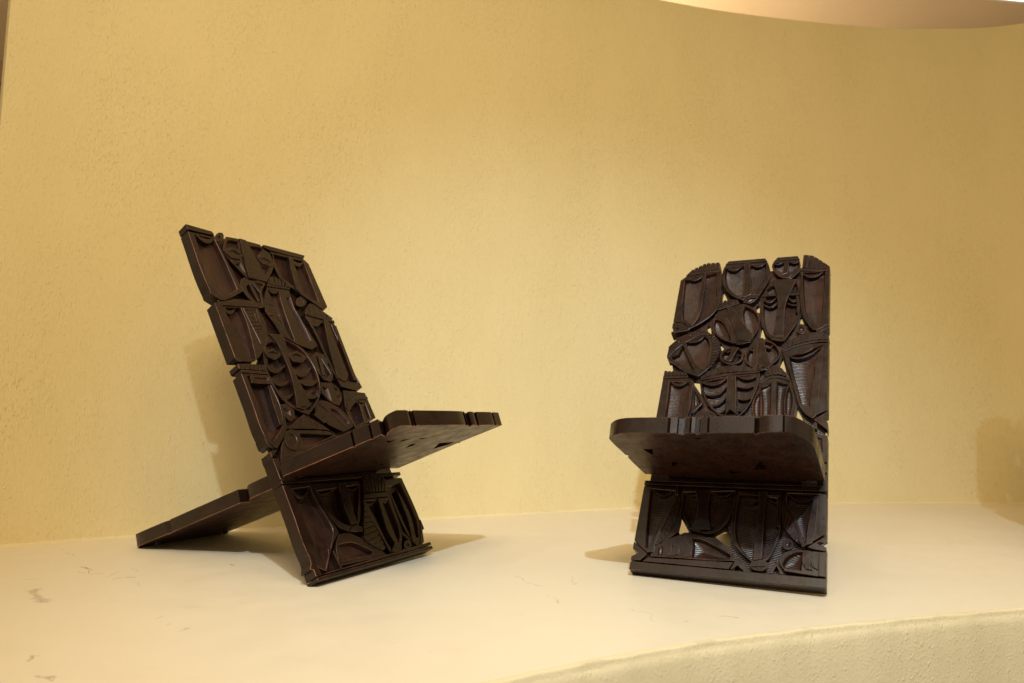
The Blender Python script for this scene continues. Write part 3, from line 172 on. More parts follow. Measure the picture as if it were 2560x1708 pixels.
# ------------------------------------------------------------------ node helpers and materials
class NT:
    def __init__(self, name):
        self.m = bpy.data.materials.new(name)
        self.m.use_nodes = True
        self.t = self.m.node_tree
        self.b = self.t.nodes['Principled BSDF']
    def n(self, kind, **kw):
        x = self.t.nodes.new(kind)
        for k, v in kw.items():
            setattr(x, k, v)
        return x
    def l(self, a, b):
        self.t.links.new(a, b)
    def put(self, sock, v):
        if hasattr(v, 'is_output'):
            self.l(v, sock)
        else:
            sock.default_value = v
    def math(self, op, a, b=0.0, c=None, clamp=False):
        x = self.n('ShaderNodeMath', operation=op)
        x.use_clamp = clamp
        self.put(x.inputs[0], a)
        self.put(x.inputs[1], b)
        if c is not None:
            self.put(x.inputs[2], c)
        return x.outputs[0]
    def vmul(self, v, s):
        x = self.n('ShaderNodeVectorMath', operation='MULTIPLY')
        self.put(x.inputs[0], v)
        x.inputs[1].default_value = s
        return x.outputs[0]
    def noise(self, v, scale, detail=3, rough=0.5, dist=0.0):
        x = self.n('ShaderNodeTexNoise')
        self.put(x.inputs['Vector'], v)
        x.inputs['Scale'].default_value = scale
        x.inputs['Detail'].default_value = detail
        x.inputs['Roughness'].default_value = rough
        x.inputs['Distortion'].default_value = dist
        return x.outputs['Fac']
    def ramp(self, f, a, b, lo=0.0, hi=1.0):
        x = self.n('ShaderNodeMapRange')
        x.interpolation_type = 'SMOOTHSTEP'
        self.put(x.inputs['Value'], f)
        x.inputs['From Min'].default_value, x.inputs['From Max'].default_value = a, b
        x.inputs['To Min'].default_value, x.inputs['To Max'].default_value = lo, hi
        return x.outputs['Result']
    def mix(self, f, a, b):
        x = self.n('ShaderNodeMix', data_type='RGBA')
        self.put(x.inputs['Factor'], f)
        for s, v in ((x.inputs['A'], a), (x.inputs['B'], b)):
            self.put(s, v if hasattr(v, 'is_output') else (*v, 1.0))
        return x.outputs['Result']
    def bump(self, h, dist, strength=1.0, normal=None):
        x = self.n('ShaderNodeBump')
        x.inputs['Strength'].default_value = strength
        x.inputs['Distance'].default_value = dist
        self.put(x.inputs['Height'], h)
        if normal is not None:
            self.l(normal, x.inputs['Normal'])
        return x.outputs['Normal']
    def obj(self):
        return self.n('ShaderNodeTexCoord').outputs['Object']

def wood(name, c0, c1, rough, chisel=False, spec=0.32, blotch=0.55, lo=0.38, hi=0.72):
    k = NT(name)
    v = k.obj()
    grain = k.noise(k.vmul(v, (60, 6, 60)), 4.0, 5, 0.6, 0.4)
    blot = k.noise(v, 14.0, 4, 0.6)
    f = k.math('ADD', k.math('MULTIPLY', grain, 0.55), k.math('MULTIPLY', blot, blotch))
    k.l(k.mix(k.ramp(f, lo, hi), c0, c1), k.b.inputs['Base Color'])
    k.put(k.b.inputs['Roughness'], k.ramp(k.noise(v, 30, 4, 0.65), 0.3, 0.75, rough - 0.08, rough + 0.14))
    k.b.inputs['Specular IOR Level'].default_value = spec
    k.b.inputs['Coat Weight'].default_value = 0.09
    k.b.inputs['Coat Roughness'].default_value = 0.22
    h = k.math('MULTIPLY', grain, 0.25)
    if chisel:
        info = k.n('ShaderNodeObjectInfo')
        rot = k.n('ShaderNodeVectorRotate')
        rot.rotation_type = 'Z_AXIS'
        k.l(v, rot.inputs['Vector'])
        k.put(rot.inputs['Angle'], k.math('SUBTRACT', k.math('FRACT', k.math('MULTIPLY', info.outputs['Random'], 7.3)), 0.5))
        w = k.n('ShaderNodeTexWave')
        w.wave_type, w.bands_direction = 'BANDS', 'Y'
        k.l(rot.outputs['Vector'], w.inputs['Vector'])
        w.inputs['Scale'].default_value = 74.0
        w.inputs['Distortion'].default_value = 2.6
        w.inputs['Detail'].default_value = 2.0
        w.inputs['Detail Scale'].default_value = 0.9
        h = k.math('ADD', h, k.math('MULTIPLY', w.outputs['Fac'], k.ramp(info.outputs['Random'], 0.10, 0.55, 0.2, 1.1)))
    k.l(k.bump(h, 0.00055 if chisel else 0.0005, 0.9), k.b.inputs['Normal'])
    return k.m

WOOD = wood('dark_polished_wood', (0.0095, 0.0040, 0.0024), (0.020, 0.0076, 0.0046), 0.32)
WOOD_CUT = wood('dark_chiselled_wood', (0.010, 0.0040, 0.0026), (0.042, 0.0135, 0.0080), 0.36, chisel=True, spec=0.42)
WOOD_EDGE = wood('worn_wood_edge', (0.012, 0.0052, 0.0032), (0.15, 0.068, 0.042), 0.38, blotch=0.75, lo=0.50, hi=0.86)
WOOD_SIDE = wood('dark_wood_underside', (0.011, 0.0046, 0.0024), (0.042, 0.0125, 0.0060), 0.40, blotch=0.30, lo=0.26, hi=0.58)
WOOD_RUB = wood('rubbed_red_edge', (0.06, 0.022, 0.012), (0.42, 0.17, 0.10), 0.45, blotch=0.6, lo=0.40, hi=0.66)

def plaster(name, c0, c1, lumps, grain, drip=0.3):
    k = NT(name)
    v = k.obj()
    sv = k.vmul(v, (1, 1, drip))
    patch = k.ramp(k.noise(k.vmul(v, (1, 1, 0.3)), 6.0, 4, 0.6), 0.34, 0.72)
    lump = k.ramp(k.noise(sv, 240.0, 3, 0.6, 0.3), 0.46, 0.74)
    drops = k.ramp(k.noise(k.vmul(v, (1, 1, 0.6)), 150.0, 2, 0.5, 0.2), 0.58, 0.76)
    fine = k.noise(v, 420.0, 3, 0.6)
    wavy = k.noise(k.vmul(v, (1, 1, 0.4)), 9.0, 3, 0.5)
    h = k.math('MULTIPLY', k.math('ADD', lump, k.math('MULTIPLY', drops, 1.5)), k.math('ADD', k.math('MULTIPLY', patch, lumps * 0.6), lumps * 0.55))
    h = k.math('ADD', h, k.math('MULTIPLY', fine, grain))
    h = k.math('ADD', h, k.math('MULTIPLY', wavy, 2.2))
    k.l(k.bump(h, 0.0013, 1.0), k.b.inputs['Normal'])
    tone = k.noise(k.vmul(v, (1, 1, 0.5)), 3.2, 5, 0.62)
    k.l(k.mix(k.ramp(tone, 0.3, 0.7), c0, c1), k.b.inputs['Base Color'])
    k.b.inputs['Roughness'].default_value = 0.82
    k.b.inputs['Specular IOR Level'].default_value = 0.25
    return k.m

WALL_MAT = plaster('yellow_plaster', (0.73, 0.61, 0.335), (0.755, 0.635, 0.36), 0.55, 0.24)
RISER_MAT = plaster('cream_rough_plaster', (0.66, 0.55, 0.335), (0.71, 0.595, 0.38), 0.34, 0.25, 0.8)  # colour also lowered to stand in for shade on the front face

def scuffed_paint():
    k = NT('scuffed_cream_paint')
    v = k.obj()
    sep = k.n('ShaderNodeSeparateXYZ')
    wob = k.n('ShaderNodeTexNoise')
    wob.inputs['Scale'].default_value = 22.0
    k.l(v, wob.inputs['Vector'])
    wv = k.n('ShaderNodeVectorMath', operation='MULTIPLY_ADD')
    k.l(wob.outputs['Color'], wv.inputs[0])
    wv.inputs[1].default_value = (0.05, 0.05, 0)
    k.l(v, wv.inputs[2])
    off = k.n('ShaderNodeVectorMath', operation='SUBTRACT')
    k.l(wv.outputs[0], off.inputs[0])
    off.inputs[1].default_value = (0.025, 0.025, 0)
    k.l(off.outputs[0], sep.inputs[0])
    X, Y = sep.outputs[0], sep.outputs[1]
    total = None
    for (x0, y0, x1, y1, w, a) in SCUFFS:
        dx, dy = x1 - x0, y1 - y0
        L2 = dx * dx + dy * dy
        px, py = k.math('SUBTRACT', X, x0), k.math('SUBTRACT', Y, y0)
        t = k.math('DIVIDE', k.math('ADD', k.math('MULTIPLY', px, dx), k.math('MULTIPLY', py, dy)), L2, clamp=True)
        ex, ey = k.math('SUBTRACT', px, k.math('MULTIPLY', t, dx)), k.math('SUBTRACT', py, k.math('MULTIPLY', t, dy))
        d = k.math('SQRT', k.math('ADD', k.math('MULTIPLY', ex, ex), k.math('MULTIPLY', ey, ey)))
        s = k.ramp(d, w * 0.2, w, a, 0.0)
        total = s if total is None else k.math('MAXIMUM', total, s)
    brk = k.ramp(k.noise(v, 160.0, 3, 0.7), 0.34, 0.56)
    total = k.math('MULTIPLY', total, brk)
    specks = k.ramp(k.noise(v, 95.0, 2, 0.5), 0.765, 0.80, 0.0, 0.35)
    total = k.math('MAXIMUM', total, specks)
    smudge = k.ramp(k.noise(v, 6.5, 6, 0.72, 0.8), 0.58, 0.80, 0.0, 0.09)
    hair = k.ramp(k.math('ABSOLUTE', k.math('SUBTRACT', k.noise(k.vmul(v, (1, 2.2, 1)), 5.0, 2, 0.5, 1.5), 0.5)), 0.0, 0.0022, 0.16, 0.0)
    hair = k.math('MULTIPLY', hair, k.ramp(k.noise(v, 9.0, 2, 0.5), 0.52, 0.66))
    total = k.math('MAXIMUM', total, k.math('MAXIMUM', smudge, hair))
    tone = k.noise(v, 2.6, 5, 0.6)
    base = k.mix(k.ramp(tone, 0.3, 0.7), (0.735, 0.64, 0.48), (0.75, 0.655, 0.495))
    k.l(k.mix(total, base, (0.16, 0.09, 0.06)), k.b.inputs['Base Color'])
    k.put(k.b.inputs['Roughness'], k.ramp(k.noise(v, 12, 4, 0.6), 0.3, 0.7, 0.46, 0.62))
    k.b.inputs['Specular IOR Level'].default_value = 0.32
    h = k.math('ADD', k.math('MULTIPLY', k.noise(v, 7.0, 3, 0.5), 1.6), k.math('MULTIPLY', k.noise(v, 300, 2, 0.5), 0.12))
    k.l(k.bump(h, 0.0012, 0.8), k.b.inputs['Normal'])
    return k.m

def flat_paint(name, c, rough=0.8, emit=None):
    k = NT(name)
    v = k.obj()
    k.l(k.mix(k.ramp(k.noise(v, 2.0, 4, 0.6), 0.3, 0.7), [q * 0.95 for q in c], c), k.b.inputs['Base Color'])
    k.b.inputs['Roughness'].default_value = rough
    if emit:
        k.b.inputs['Emission Color'].default_value = (1, 0.95, 0.9, 1)
        k.b.inputs['Emission Strength'].default_value = emit
    return k.m

# ------------------------------------------------------------------ object helpers
def mesh_obj(name, verts, faces, mats, midx=None, parent=None, matrix=None, smooth=None):
    me = bpy.data.meshes.new(name)
    me.from_pydata([tuple(v) for v in verts], [], faces)
    for m in mats:
        me.materials.append(m)
    if midx is not None:
        me.polygons.foreach_set('material_index', np.array(midx, dtype=np.int32))
    if smooth is not None:
        me.polygons.foreach_set('use_smooth', np.ones(len(me.polygons), dtype=bool))
        me.set_sharp_from_angle(angle=R(smooth))
    me.update()
    o = bpy.data.objects.new(name, me)
    COL.objects.link(o)
    if parent is not None:
        o.parent = parent
    if matrix is not None:
        o.matrix_local = matrix
    return o

def structure(o):
    o['kind'] = 'structure'
    return o

def spline(pts, step):
    P = np.array(pts, float)
    out = []
    for i in range(len(P) - 1):
        p0, p1, p2, p3 = P[max(i - 1, 0)], P[i], P[i + 1], P[min(i + 2, len(P) - 1)]
        n = max(1, int(np.linalg.norm(p2 - p1) / step))
        for j in range(n):
            t = j / n
            out.append(0.5 * (2 * p1 + (p2 - p0) * t + (2 * p0 - 5 * p1 + 4 * p2 - p3) * t * t + (3 * p1 - p0 - 3 * p2 + p3) * t ** 3))
    out.append(P[-1])
    return np.array(out)

# ------------------------------------------------------------------ setting: curved wall, platform, ceiling, room behind
WALL_FOOT = [(-1.322, 1.763), (-1.195, 1.866), (-1.047, 1.950), (-0.785, 2.080), (-0.25, 2.332), (0.0, 2.447), (0.40, 2.615), (0.82, 2.742),
             (1.247, 2.825), (1.555, 2.864), (1.82, 2.872), (2.06, 2.846), (2.36, 2.72), (2.60, 2.46), (2.72, 2.05)]
PLAT_EDGE = [(-1.5, -0.32), (-1.0, 0.14), (-0.5, 0.57), (-0.25, 0.775), (-0.017, 0.934), (0.125, 1.016), (0.25, 1.081), (0.385, 1.136), (0.534, 1.189), (0.692, 1.239), (0.910, 1.299), (1.3, 1.375), (1.8, 1.42), (2.75, 1.40)]
WALL_H = 1.985
SCUFFS = SCUFFS_DATA

rnd = random.Random(4)
foot = spline(WALL_FOOT, 0.03)
tan = np.gradient(foot, axis=0)
nrm = np.stack([-tan[:, 1], tan[:, 0]], 1)
nrm /= np.linalg.norm(nrm, axis=1)[:, None]
V, F = [], []
zs = [-0.03] + list(np.linspace(0.06, WALL_H, 22))
for i, (q, n) in enumerate(zip(foot, nrm)):
    for z in zs:
        V.append((q[0], q[1], z))
    for z in zs[::-1]:
        V.append((q[0] + n[0] * 0.09, q[1] + n[1] * 0.09, z))
m = 2 * len(zs)
for i in range(len(foot) - 1):
    for j in range(m):
        F.append((i * m + j, (i + 1) * m + j, (i + 1) * m + (j + 1) % m, i * m + (j + 1) % m))
F.append(tuple(range(m)))
F.append(tuple(range((len(foot) - 1) * m, len(foot) * m))[::-1])
structure(mesh_obj('wall', V, F, [WALL_MAT], smooth=30))

# plaster fillet, a thin uneven bead where wall and platform meet
V, F = [], []
for i, (q, n) in enumerate(zip(foot, nrm)):
    w = 0.0025 + 0.0025 * rnd.random()
    hh = 0.002 + 0.003 * rnd.random()
    for a, z in ((0.004, hh + 0.004), (0.0 - w * 0.35, hh), (-w, 0.0012), (-w * 1.5, -0.004)):
        V.append((q[0] + n[0] * a, q[1] + n[1] * a, z))
for i in range(len(foot) - 1):
    for j in range(3):
        F.append((i * 4 + j, i * 4 + j + 1, i * 4 + j + 5, i * 4 + j + 4))
structure(mesh_obj('wall_skirting_bead', V, F, [WALL_MAT], smooth=80))

# platform: painted top sheet plus rough plaster riser with a broken lip
edge = spline(PLAT_EDGE, 0.012)
et = np.gradient(edge, axis=0)
en = np.stack([et[:, 1], -et[:, 0]], 1)
en /= np.linalg.norm(en, axis=1)[:, None]
back_pts = spline([(-3.2, 1.0), (-2.2, 1.6), (-1.322, 1.82)] + [(a, b + 0.05) for a, b in WALL_FOOT[1:]], 0.05)
loop = [tuple(p) for p in edge - en * 0.005] + [(2.75, 1.9)] + [tuple(p) for p in back_pts[::-1]] + [(-3.2, -0.32)]
V = [(x, y, 0.0) for x, y in loop] + [(x, y, -0.05) for x, y in loop]
N = len(loop)
F = [tuple(range(N))] + [(i, i + N, (i + 1) % N + N, (i + 1) % N) for i in range(N)]
PLAT_MAT = scuffed_paint()
structure(mesh_obj('platform', V, F, [PLAT_MAT]))
V, F = [], []
PROF = [(-0.008, 0.0009), (0.0, 0.0006), (0.0011, -0.0006), (0.0017, -0.003), (0.0020, -0.007), (0.0032, -0.010), (0.0050, -0.014), (0.0060, -0.022), (0.0063, -0.06), (0.0063, -0.55)]
ph = [rnd.uniform(0, 6.28) for _ in range(8)]
for i, (q, n) in enumerate(zip(edge, en)):
    s = i * 0.012
    wob = 0.0011 * math.sin(s * 31 + ph[0]) + 0.0009 * math.sin(s * 67 + ph[1]) + 0.0007 * math.sin(s * 143 + ph[2])
    chip = 0.0009 * max(0.0, math.sin(s * 9.7 + ph[3]) - 0.55)
    for j, (a, z) in enumerate(PROF):
        k = max(0.0, 1 - abs(j - 4) / 5)
        V.append((q[0] + n[0] * (a + (wob - chip) * (0.3 + k)), q[1] + n[1] * (a + (wob - chip) * (0.3 + k)), z + (wob * 0.5 if 1 < j < 8 else 0) - (chip if 0 < j < 4 else 0)))
m = len(PROF)
for i in range(len(edge) - 1):
    for j in range(m - 1):
        F.append((i * m + j, i * m + j + 1, (i + 1) * m + j + 1, (i + 1) * m + j))
structure(mesh_obj('platform_riser', V, F, [RISER_MAT], smooth=60))

CEIL_MAT = flat_paint('ceiling_paint', (0.64, 0.535, 0.36))
ROOM_MAT = flat_paint('far_wall_paint', (0.50, 0.36, 0.24))
def box(x0, x1, y0, y1, z0, z1):
    v = [(x, y, z) for z in (z0, z1) for y in (y0, y1) for x in (x0, x1)]
    return v, [(0, 2, 3, 1), (4, 5, 7, 6), (0, 1, 5, 4), (2, 6, 7, 3), (0, 4, 6, 2), (1, 3, 7, 5)]
CEIL = 3.05
structure(mesh_obj('floor', *box(-6, 7, -4, 9, -0.65, -0.55), [flat_paint('dark_floor', (0.20, 0.15, 0.10), 0.5)]))
structure(mesh_obj('ceiling', *box(-6, 7, 2.0, 9, CEIL, CEIL + 0.1), [CEIL_MAT]))
v1, f1 = box(-6, 7, 5.35, 5.45, -0.6, CEIL - 0.17)
v2, f2 = box(-6, 7, 5.30, 5.45, CEIL - 0.16, CEIL - 0.002)
structure(mesh_obj('far_wall', v1 + v2, f1 + [tuple(a + 8 for a in f) for f in f2], [ROOM_MAT]))

# ------------------------------------------------------------------ carved boards: all coordinates in millimetres on the board's own plane


MM = 0.001
rng = np.random.default_rng(11)

def pairs(l):
    return np.array(l, float).reshape(-1, 2)

def poly_area(P):
    x, y = P[:, 0], P[:, 1]
    return 0.5 * float(np.sum(x * np.roll(y, -1) - y * np.roll(x, -1)))

def ccw(P):
    return P if poly_area(P) > 0 else P[::-1].copy()

def curve_loop(P, step=5.0, corner=42.0):
    # closed outline: rounds gentle turns, keeps real corners
    P = ccw(pairs(P))
    n = len(P)
    d1 = P - np.roll(P, 1, 0)
    d2 = np.roll(P, -1, 0) - P
    ang = np.degrees(np.abs(np.arctan2(d1[:, 0] * d2[:, 1] - d1[:, 1] * d2[:, 0], (d1 * d2).sum(1))))
    sharp = ang > corner
    out = []
    for i in range(n):
        j = (i + 1) % n
        a, b = P[i], P[j]
        L = np.linalg.norm(b - a)
        out.append(a)
        if L < 1e-6 or (sharp[i] and sharp[j]):
            continue
        c = b - a
        ta = c if sharp[i] else (b - P[i - 1]) * (L / max(np.linalg.norm(b - P[i - 1]), 1e-6))
        tb = c if sharp[j] else (P[(j + 1) % n] - a) * (L / max(np.linalg.norm(P[(j + 1) % n] - a), 1e-6))
        k = int(min(7, max(1, L / step)))
        for s in range(1, k):
            t = s / k
            out.append((2 * t**3 - 3 * t**2 + 1) * a + (t**3 - 2 * t**2 + t) * ta + (3 * t**2 - 2 * t**3) * b + (t**3 - t**2) * tb)
    Q = np.array(out)
    keep = np.linalg.norm(Q - np.roll(Q, 1, 0), axis=1) > 0.15
    return Q[keep]

def inside(P, X):
    x, y = X[:, 0][:, None], X[:, 1][:, None]
    x0, y0 = P[:, 0][None], P[:, 1][None]
    x1, y1 = np.roll(P[:, 0], -1)[None], np.roll(P[:, 1], -1)[None]
    with np.errstate(divide='ignore', invalid='ignore'):
        c = ((y0 > y) != (y1 > y)) & (x < (x1 - x0) * (y - y0) / (y1 - y0) + x0)
    return (c.sum(1) % 2) == 1

def dist(P, X):
    a, b = P, np.roll(P, -1, 0)
    ab = b - a
    L2 = np.maximum((ab**2).sum(1), 1e-9)
    ap = X[:, None] - a[None]
    t = np.clip((ap * ab[None]).sum(2) / L2[None], 0, 1)
    return np.sqrt((((ap - t[..., None] * ab[None])**2).sum(2)).min(1))

def inset(P, s):
    # P counter-clockwise; positive s moves inwards
    d1 = P - np.roll(P, 1, 0)
    d2 = np.roll(P, -1, 0) - P
    d1 /= np.maximum(np.linalg.norm(d1, axis=1), 1e-6)[:, None]
    d2 /= np.maximum(np.linalg.norm(d2, axis=1), 1e-6)[:, None]
    n1 = np.stack([-d1[:, 1], d1[:, 0]], 1)
    n2 = np.stack([-d2[:, 1], d2[:, 0]], 1)
    m = n1 + n2
    den = np.maximum(1 + (n1 * n2).sum(1), 0.35)
    m = m / den[:, None]
    if s <= 1.2:
        return P + m * s
    out = P.copy()
    for i in range(len(P)):
        q = s
        for _ in range(5):
            c = (P[i] + m[i] * q)[None]
            if inside(P, c)[0] and dist(P, c)[0] > 0.7 * q:
                break
            q *= 0.55
        out[i] = P[i] + m[i] * q
    return out

def fill(loops, extra=None):
    vs, es = [], []
    for L in loops:
        b = len(vs)
        vs += [Vector(p) for p in L]
        es += [(b + i, b + (i + 1) % len(L)) for i in range(len(L))]
    if extra is not None:
        vs += [Vector(p) for p in extra]
    r = delaunay_2d_cdt(vs, es, [], 0, 1e-4)
    co = np.array([tuple(v) for v in r[0]])
    tri = np.array(r[2])
    cen = co[tri].mean(1)
    ok = inside(loops[0], cen)
    for L in loops[1:]:
        ok &= ~inside(L, cen)
    return co, tri[ok]

class Builder:
    def __init__(self):
        self.v, self.f, self.m = [], [], []
    def add(self, co, faces, mat):
        b = len(self.v)
        self.v += [tuple(c) for c in co]
        self.f += [tuple(b + int(i) for i in f) for f in faces]
        self.m += [mat] * len(faces)
    def strip(self, A, za, B, zb, mat, flip=False):
        n = len(A)
        za = np.broadcast_to(za, n)
        zb = np.broadcast_to(zb, n)
        co = [(*p, z) for p, z in zip(A, za)] + [(*p, z) for p, z in zip(B, zb)]
        fs = [(i, (i + 1) % n, (i + 1) % n + n, i + n) for i in range(n)]
        if flip:
            fs = [f[::-1] for f in fs]
        self.add(co, fs, mat)

def carve(out, pockets=(), z0=-31.0, z1=0.0, bev=0.8, depth=12.0, slope=2.5, step=5.0, tilt=0.0, under=False, corner=38.0, rub=0, gap=0.0, undercut=0.0, hw=1e9):
    """solid of outline `out` with bowl-shaped pockets cut into its top; returns a Builder in mm"""
    B = Builder()
    O = curve_loop(out, step, corner)
    if gap:
        O = inset(O, gap)
    sw = math.sqrt(max(abs(poly_area(O)), 1.0))
    bev = min(bev, sw * 0.06)
    Ot = inset(O, bev)
    c0 = O.mean(0)
    tz = lambda X: z1 + tilt * (np.asarray(X)[:, 0] - c0[0])
    Ou = O
    if undercut:
        Ou = inset(O, undercut)
        keep = np.abs(O[:, 0]) > hw - 4
        Ou[keep] = O[keep]
        ins = np.abs(Ou[:, 0]) > hw - 1.0
        B.strip(Ou, z0, Ou, -20.0, 0)
        B.strip(Ou, -20.0, O, tz(O) - bev - 3.0, 0)
        B.strip(O, tz(O) - bev - 3.0, O, tz(O) - bev, 0)
    else:
        B.strip(O, z0, O, tz(O) - bev, 0)
    Om = inset(O, bev * 0.35)
    B.strip(O, tz(O) - bev, Om, tz(Om) - bev * 0.32, 0)
    B.strip(Om, tz(Om) - bev * 0.32, Ot, tz(Ot), 1)
    side = np.abs(O[:, 0]) > hw - 3
    for i in range(len(O)):
        if side[i] and side[(i + 1) % len(O)] and O[i][0] * O[(i + 1) % len(O)][0] > 0:
            B.m[len(B.m) - len(O) + i] = 4 if rub else 1
    if under:
        Ob = inset(O, bev)
        B.strip(Ob, z0 - bev, O, z0, rub if rub else 1)
    H = []
    for q in pockets:
        P = curve_loop(q, step)
        c = P.mean(0)
        for _ in range(45):
            bad = (~inside(O, P)) | (dist(O, P) < bev + 1.3)
            for other in H:
                bad |= inside(other, P) | (dist(other, P) < 1.4)
            if not bad.any():
                break
            P[bad] += (c - P[bad]) * 0.12
        if bad.any() or abs(poly_area(P)) < 3:
            continue
        H.append(ccw(P))
    he = []
    for P in H:
        pb = min(1.0, math.sqrt(abs(poly_area(P))) * 0.06)
        E = inset(P, -pb)
        he.append(E)
        bx = np.ptp(P, 0)
        gx = max(3.2, math.sqrt(bx[0] * bx[1]) / 16)
        X, Y = np.meshgrid(np.arange(P[:, 0].min(), P[:, 0].max(), gx), np.arange(P[:, 1].min(), P[:, 1].max(), gx))
        X[1::2] += gx / 2
        G = np.stack([X.ravel(), Y.ravel()], 1)
        G = G[inside(P, G)]
        rad = dist(P, G).max() if len(G) else 1.0
        dd = depth if not len(G) else min(depth, 2.2 + 0.9 * rad)
        if not len(G):
            dd = 2.0
        Fl = inset(P, min(slope, rad * 0.5))
        base = tz(P).mean()
        zf = base - dd * 0.72
        B.strip(P, tz(P) - pb, E, tz(E), 1, flip=True)
        B.strip(P, tz(P) - pb, Fl, zf, 2)
        if len(G):
            G = G[inside(Fl, G)]
        if len(G):
            G = G[dist(Fl, G) > 1.0]
        co, tri = fill([Fl], G if len(G) else None)
        dd_in = dist(Fl, co)
        zz = zf - dd * 0.28 * np.clip(dd_in / max(rad, 1), 0, 1) ** 0.8
        B.add(np.column_stack([co, zz]), tri, 2)
    co, tri = fill([Ot] + he)
    B.add(np.column_stack([co, tz(co)]), tri, 0)
    n = len(O)
    bo = inset(O, bev) if under else Ou
    zb = z0 - bev if under else z0
    co, tri = fill([bo])
    B.add(np.column_stack([co, np.full(len(co), zb)]), [t[::-1] for t in tri], 3 if under else 0)
    return B

MATS = [WOOD, WOOD_EDGE, WOOD_CUT, WOOD_SIDE, WOOD_RUB]

def emit(name, B, parent, matrix=None, smooth=24):
    v = np.array(B.v) * MM
    # weld coincident points so that smoothing and bevels read as one surface
    key = np.round(v / 2e-6).astype(np.int64)
    _, first, inv = np.unique(key, axis=0, return_index=True, return_inverse=True)
    inv = inv.ravel()
    fs, ms = [], []
    for f, m in zip(B.f, B.m):
        g = []
        for i in f:
            k = int(inv[i])
            if not g or (g[-1] != k and g[0] != k):
                g.append(k)
        if len(set(g)) >= 3:
            fs.append(tuple(g))
            ms.append(m)
    return mesh_obj(name, v[first], fs, MATS, ms, parent, matrix, smooth)

def crescent(abc, w):
    a, c, b = pairs(abc)
    mid = (a + b) / 2
    k = 2 * c - mid
    ci = c + (mid - c) / max(np.linalg.norm(mid - c), 1e-6) * min(w, np.linalg.norm(mid - c) * 0.85)
    ki = 2 * ci - mid
    t = np.linspace(0, 1, 13)[:, None]
    o = (1 - t)**2 * a + 2 * t * (1 - t) * k + t**2 * b
    t = np.linspace(0.97, 0.03, 11)[:, None]
    e0, e1 = a + (b - a) * 0.03, b - (b - a) * 0.03
    i = (1 - t)**2 * e0 + 2 * t * (1 - t) * ki + t**2 * e1
    return np.vstack([o, i])

def resample(P, n):
    P = pairs(P)
    if len(P) > 2:
        P = spline(P, 2.0)
    s = np.concatenate([[0], np.cumsum(np.linalg.norm(np.diff(P, axis=0), axis=1))])
    t = np.linspace(0, s[-1], n)
    return np.stack([np.interp(t, s, P[:, 0]), np.interp(t, s, P[:, 1])], 1)

PLAIN = {'cheek': 'cheek_ridge', 'brow': 'brow', 'mouth': 'mouth', 'eye_disc': 'eye', 'nose': 'nose'}

def carve_board(chair, data, frame, thick, hw, zoff=0.0, deep=True, rub=0):
    for idx, (name, out, pk, kids) in enumerate(data):
        lev = float(rng.uniform(-2.2, 0.0)) + zoff
        bot = -thick + float(rng.uniform(0.0, 0.9)) + zoff if deep else zoff - 6.0
        til = float(rng.uniform(-0.012, 0.012))
        if deep and np.abs(pairs(out)[:, 0]).max() < hw - 8:
            lev -= float(rng.uniform(0.0, 3.5))
            til *= 1.6
        if name in ('carved_rail',):
            lev, til = zoff - 0.2 - 0.1 * (idx % 5), 0.0
        dp = (17.0 if deep else 4.0)
        part = emit(name, carve(out, pk, bot, lev, 0.8 if name == 'carved_rail' else 1.0, dp, 3.0, tilt=til, gap=0.8, undercut=(9.0 if deep and name != 'carved_rail' else 0.0), hw=hw, rub=rub), chair, frame)
        for q in kids:
            low = lev - dp * 1.15
            hi = lev - float(rng.uniform(0.3, 1.0))
            if q[0] == 'eye':
                emit('eye', carve(crescent(q[1], q[2]).ravel(), (), low, hi - 0.6, 0.7, corner=60), part)
            elif q[0] == 'lens':
                emit('eye', carve(q[1], q[2], low, lev + 2.8, 0.8, 7.0, 1.5), part)
            elif q[0] == 'hair':
                n = q[3]
                U, W = resample(q[1], n * 3 + 1), resample(q[2], n * 3 + 1)
                B = Builder()
                bb = carve(np.vstack([U, W[::-1]]).ravel(), (), bot + 0.4, lev - 1.6, 0.4, corner=30)
                B.add(bb.v, bb.f, 2)
                B.m[-len(bb.m):] = [2] * len(bb.m)
                for i in range(n):
                    u, w_ = U[3 * i:3 * i + 4].copy(), W[3 * i:3 * i + 4].copy()
                    g = 1.05
                    for A in (u, w_):
                        d = A[-1] - A[0]
                        L = max(np.linalg.norm(d), 1e-6)
                        gg = min(g, L * 0.2)
                        A[0] = A[0] + d / L * gg
                        A[-1] = A[-1] - d / L * gg
                    P = np.vstack([u, w_[::-1]])
                    if abs(poly_area(P)) < 4:
                        continue
                    tb = carve(P.ravel(), (), lev - 4.0, lev + 2.8 + float(rng.uniform(-.5, .5)), 0.6, corner=30)
                    b0 = len(B.v)
                    B.v += tb.v
                    B.f += [tuple(b0 + i2 for i2 in f) for f in tb.f]
                    B.m += tb.m
                emit('hair_band', B, part)
            else:
                emit(PLAIN.get(q[0], q[0]), carve(q[1], (), low, lev + (3.3 if q[0] in ('nose', 'cheek') else 2.6) + float(rng.uniform(-.3, .3)), 1.3 if q[0] == 'nose' else 0.9), part)

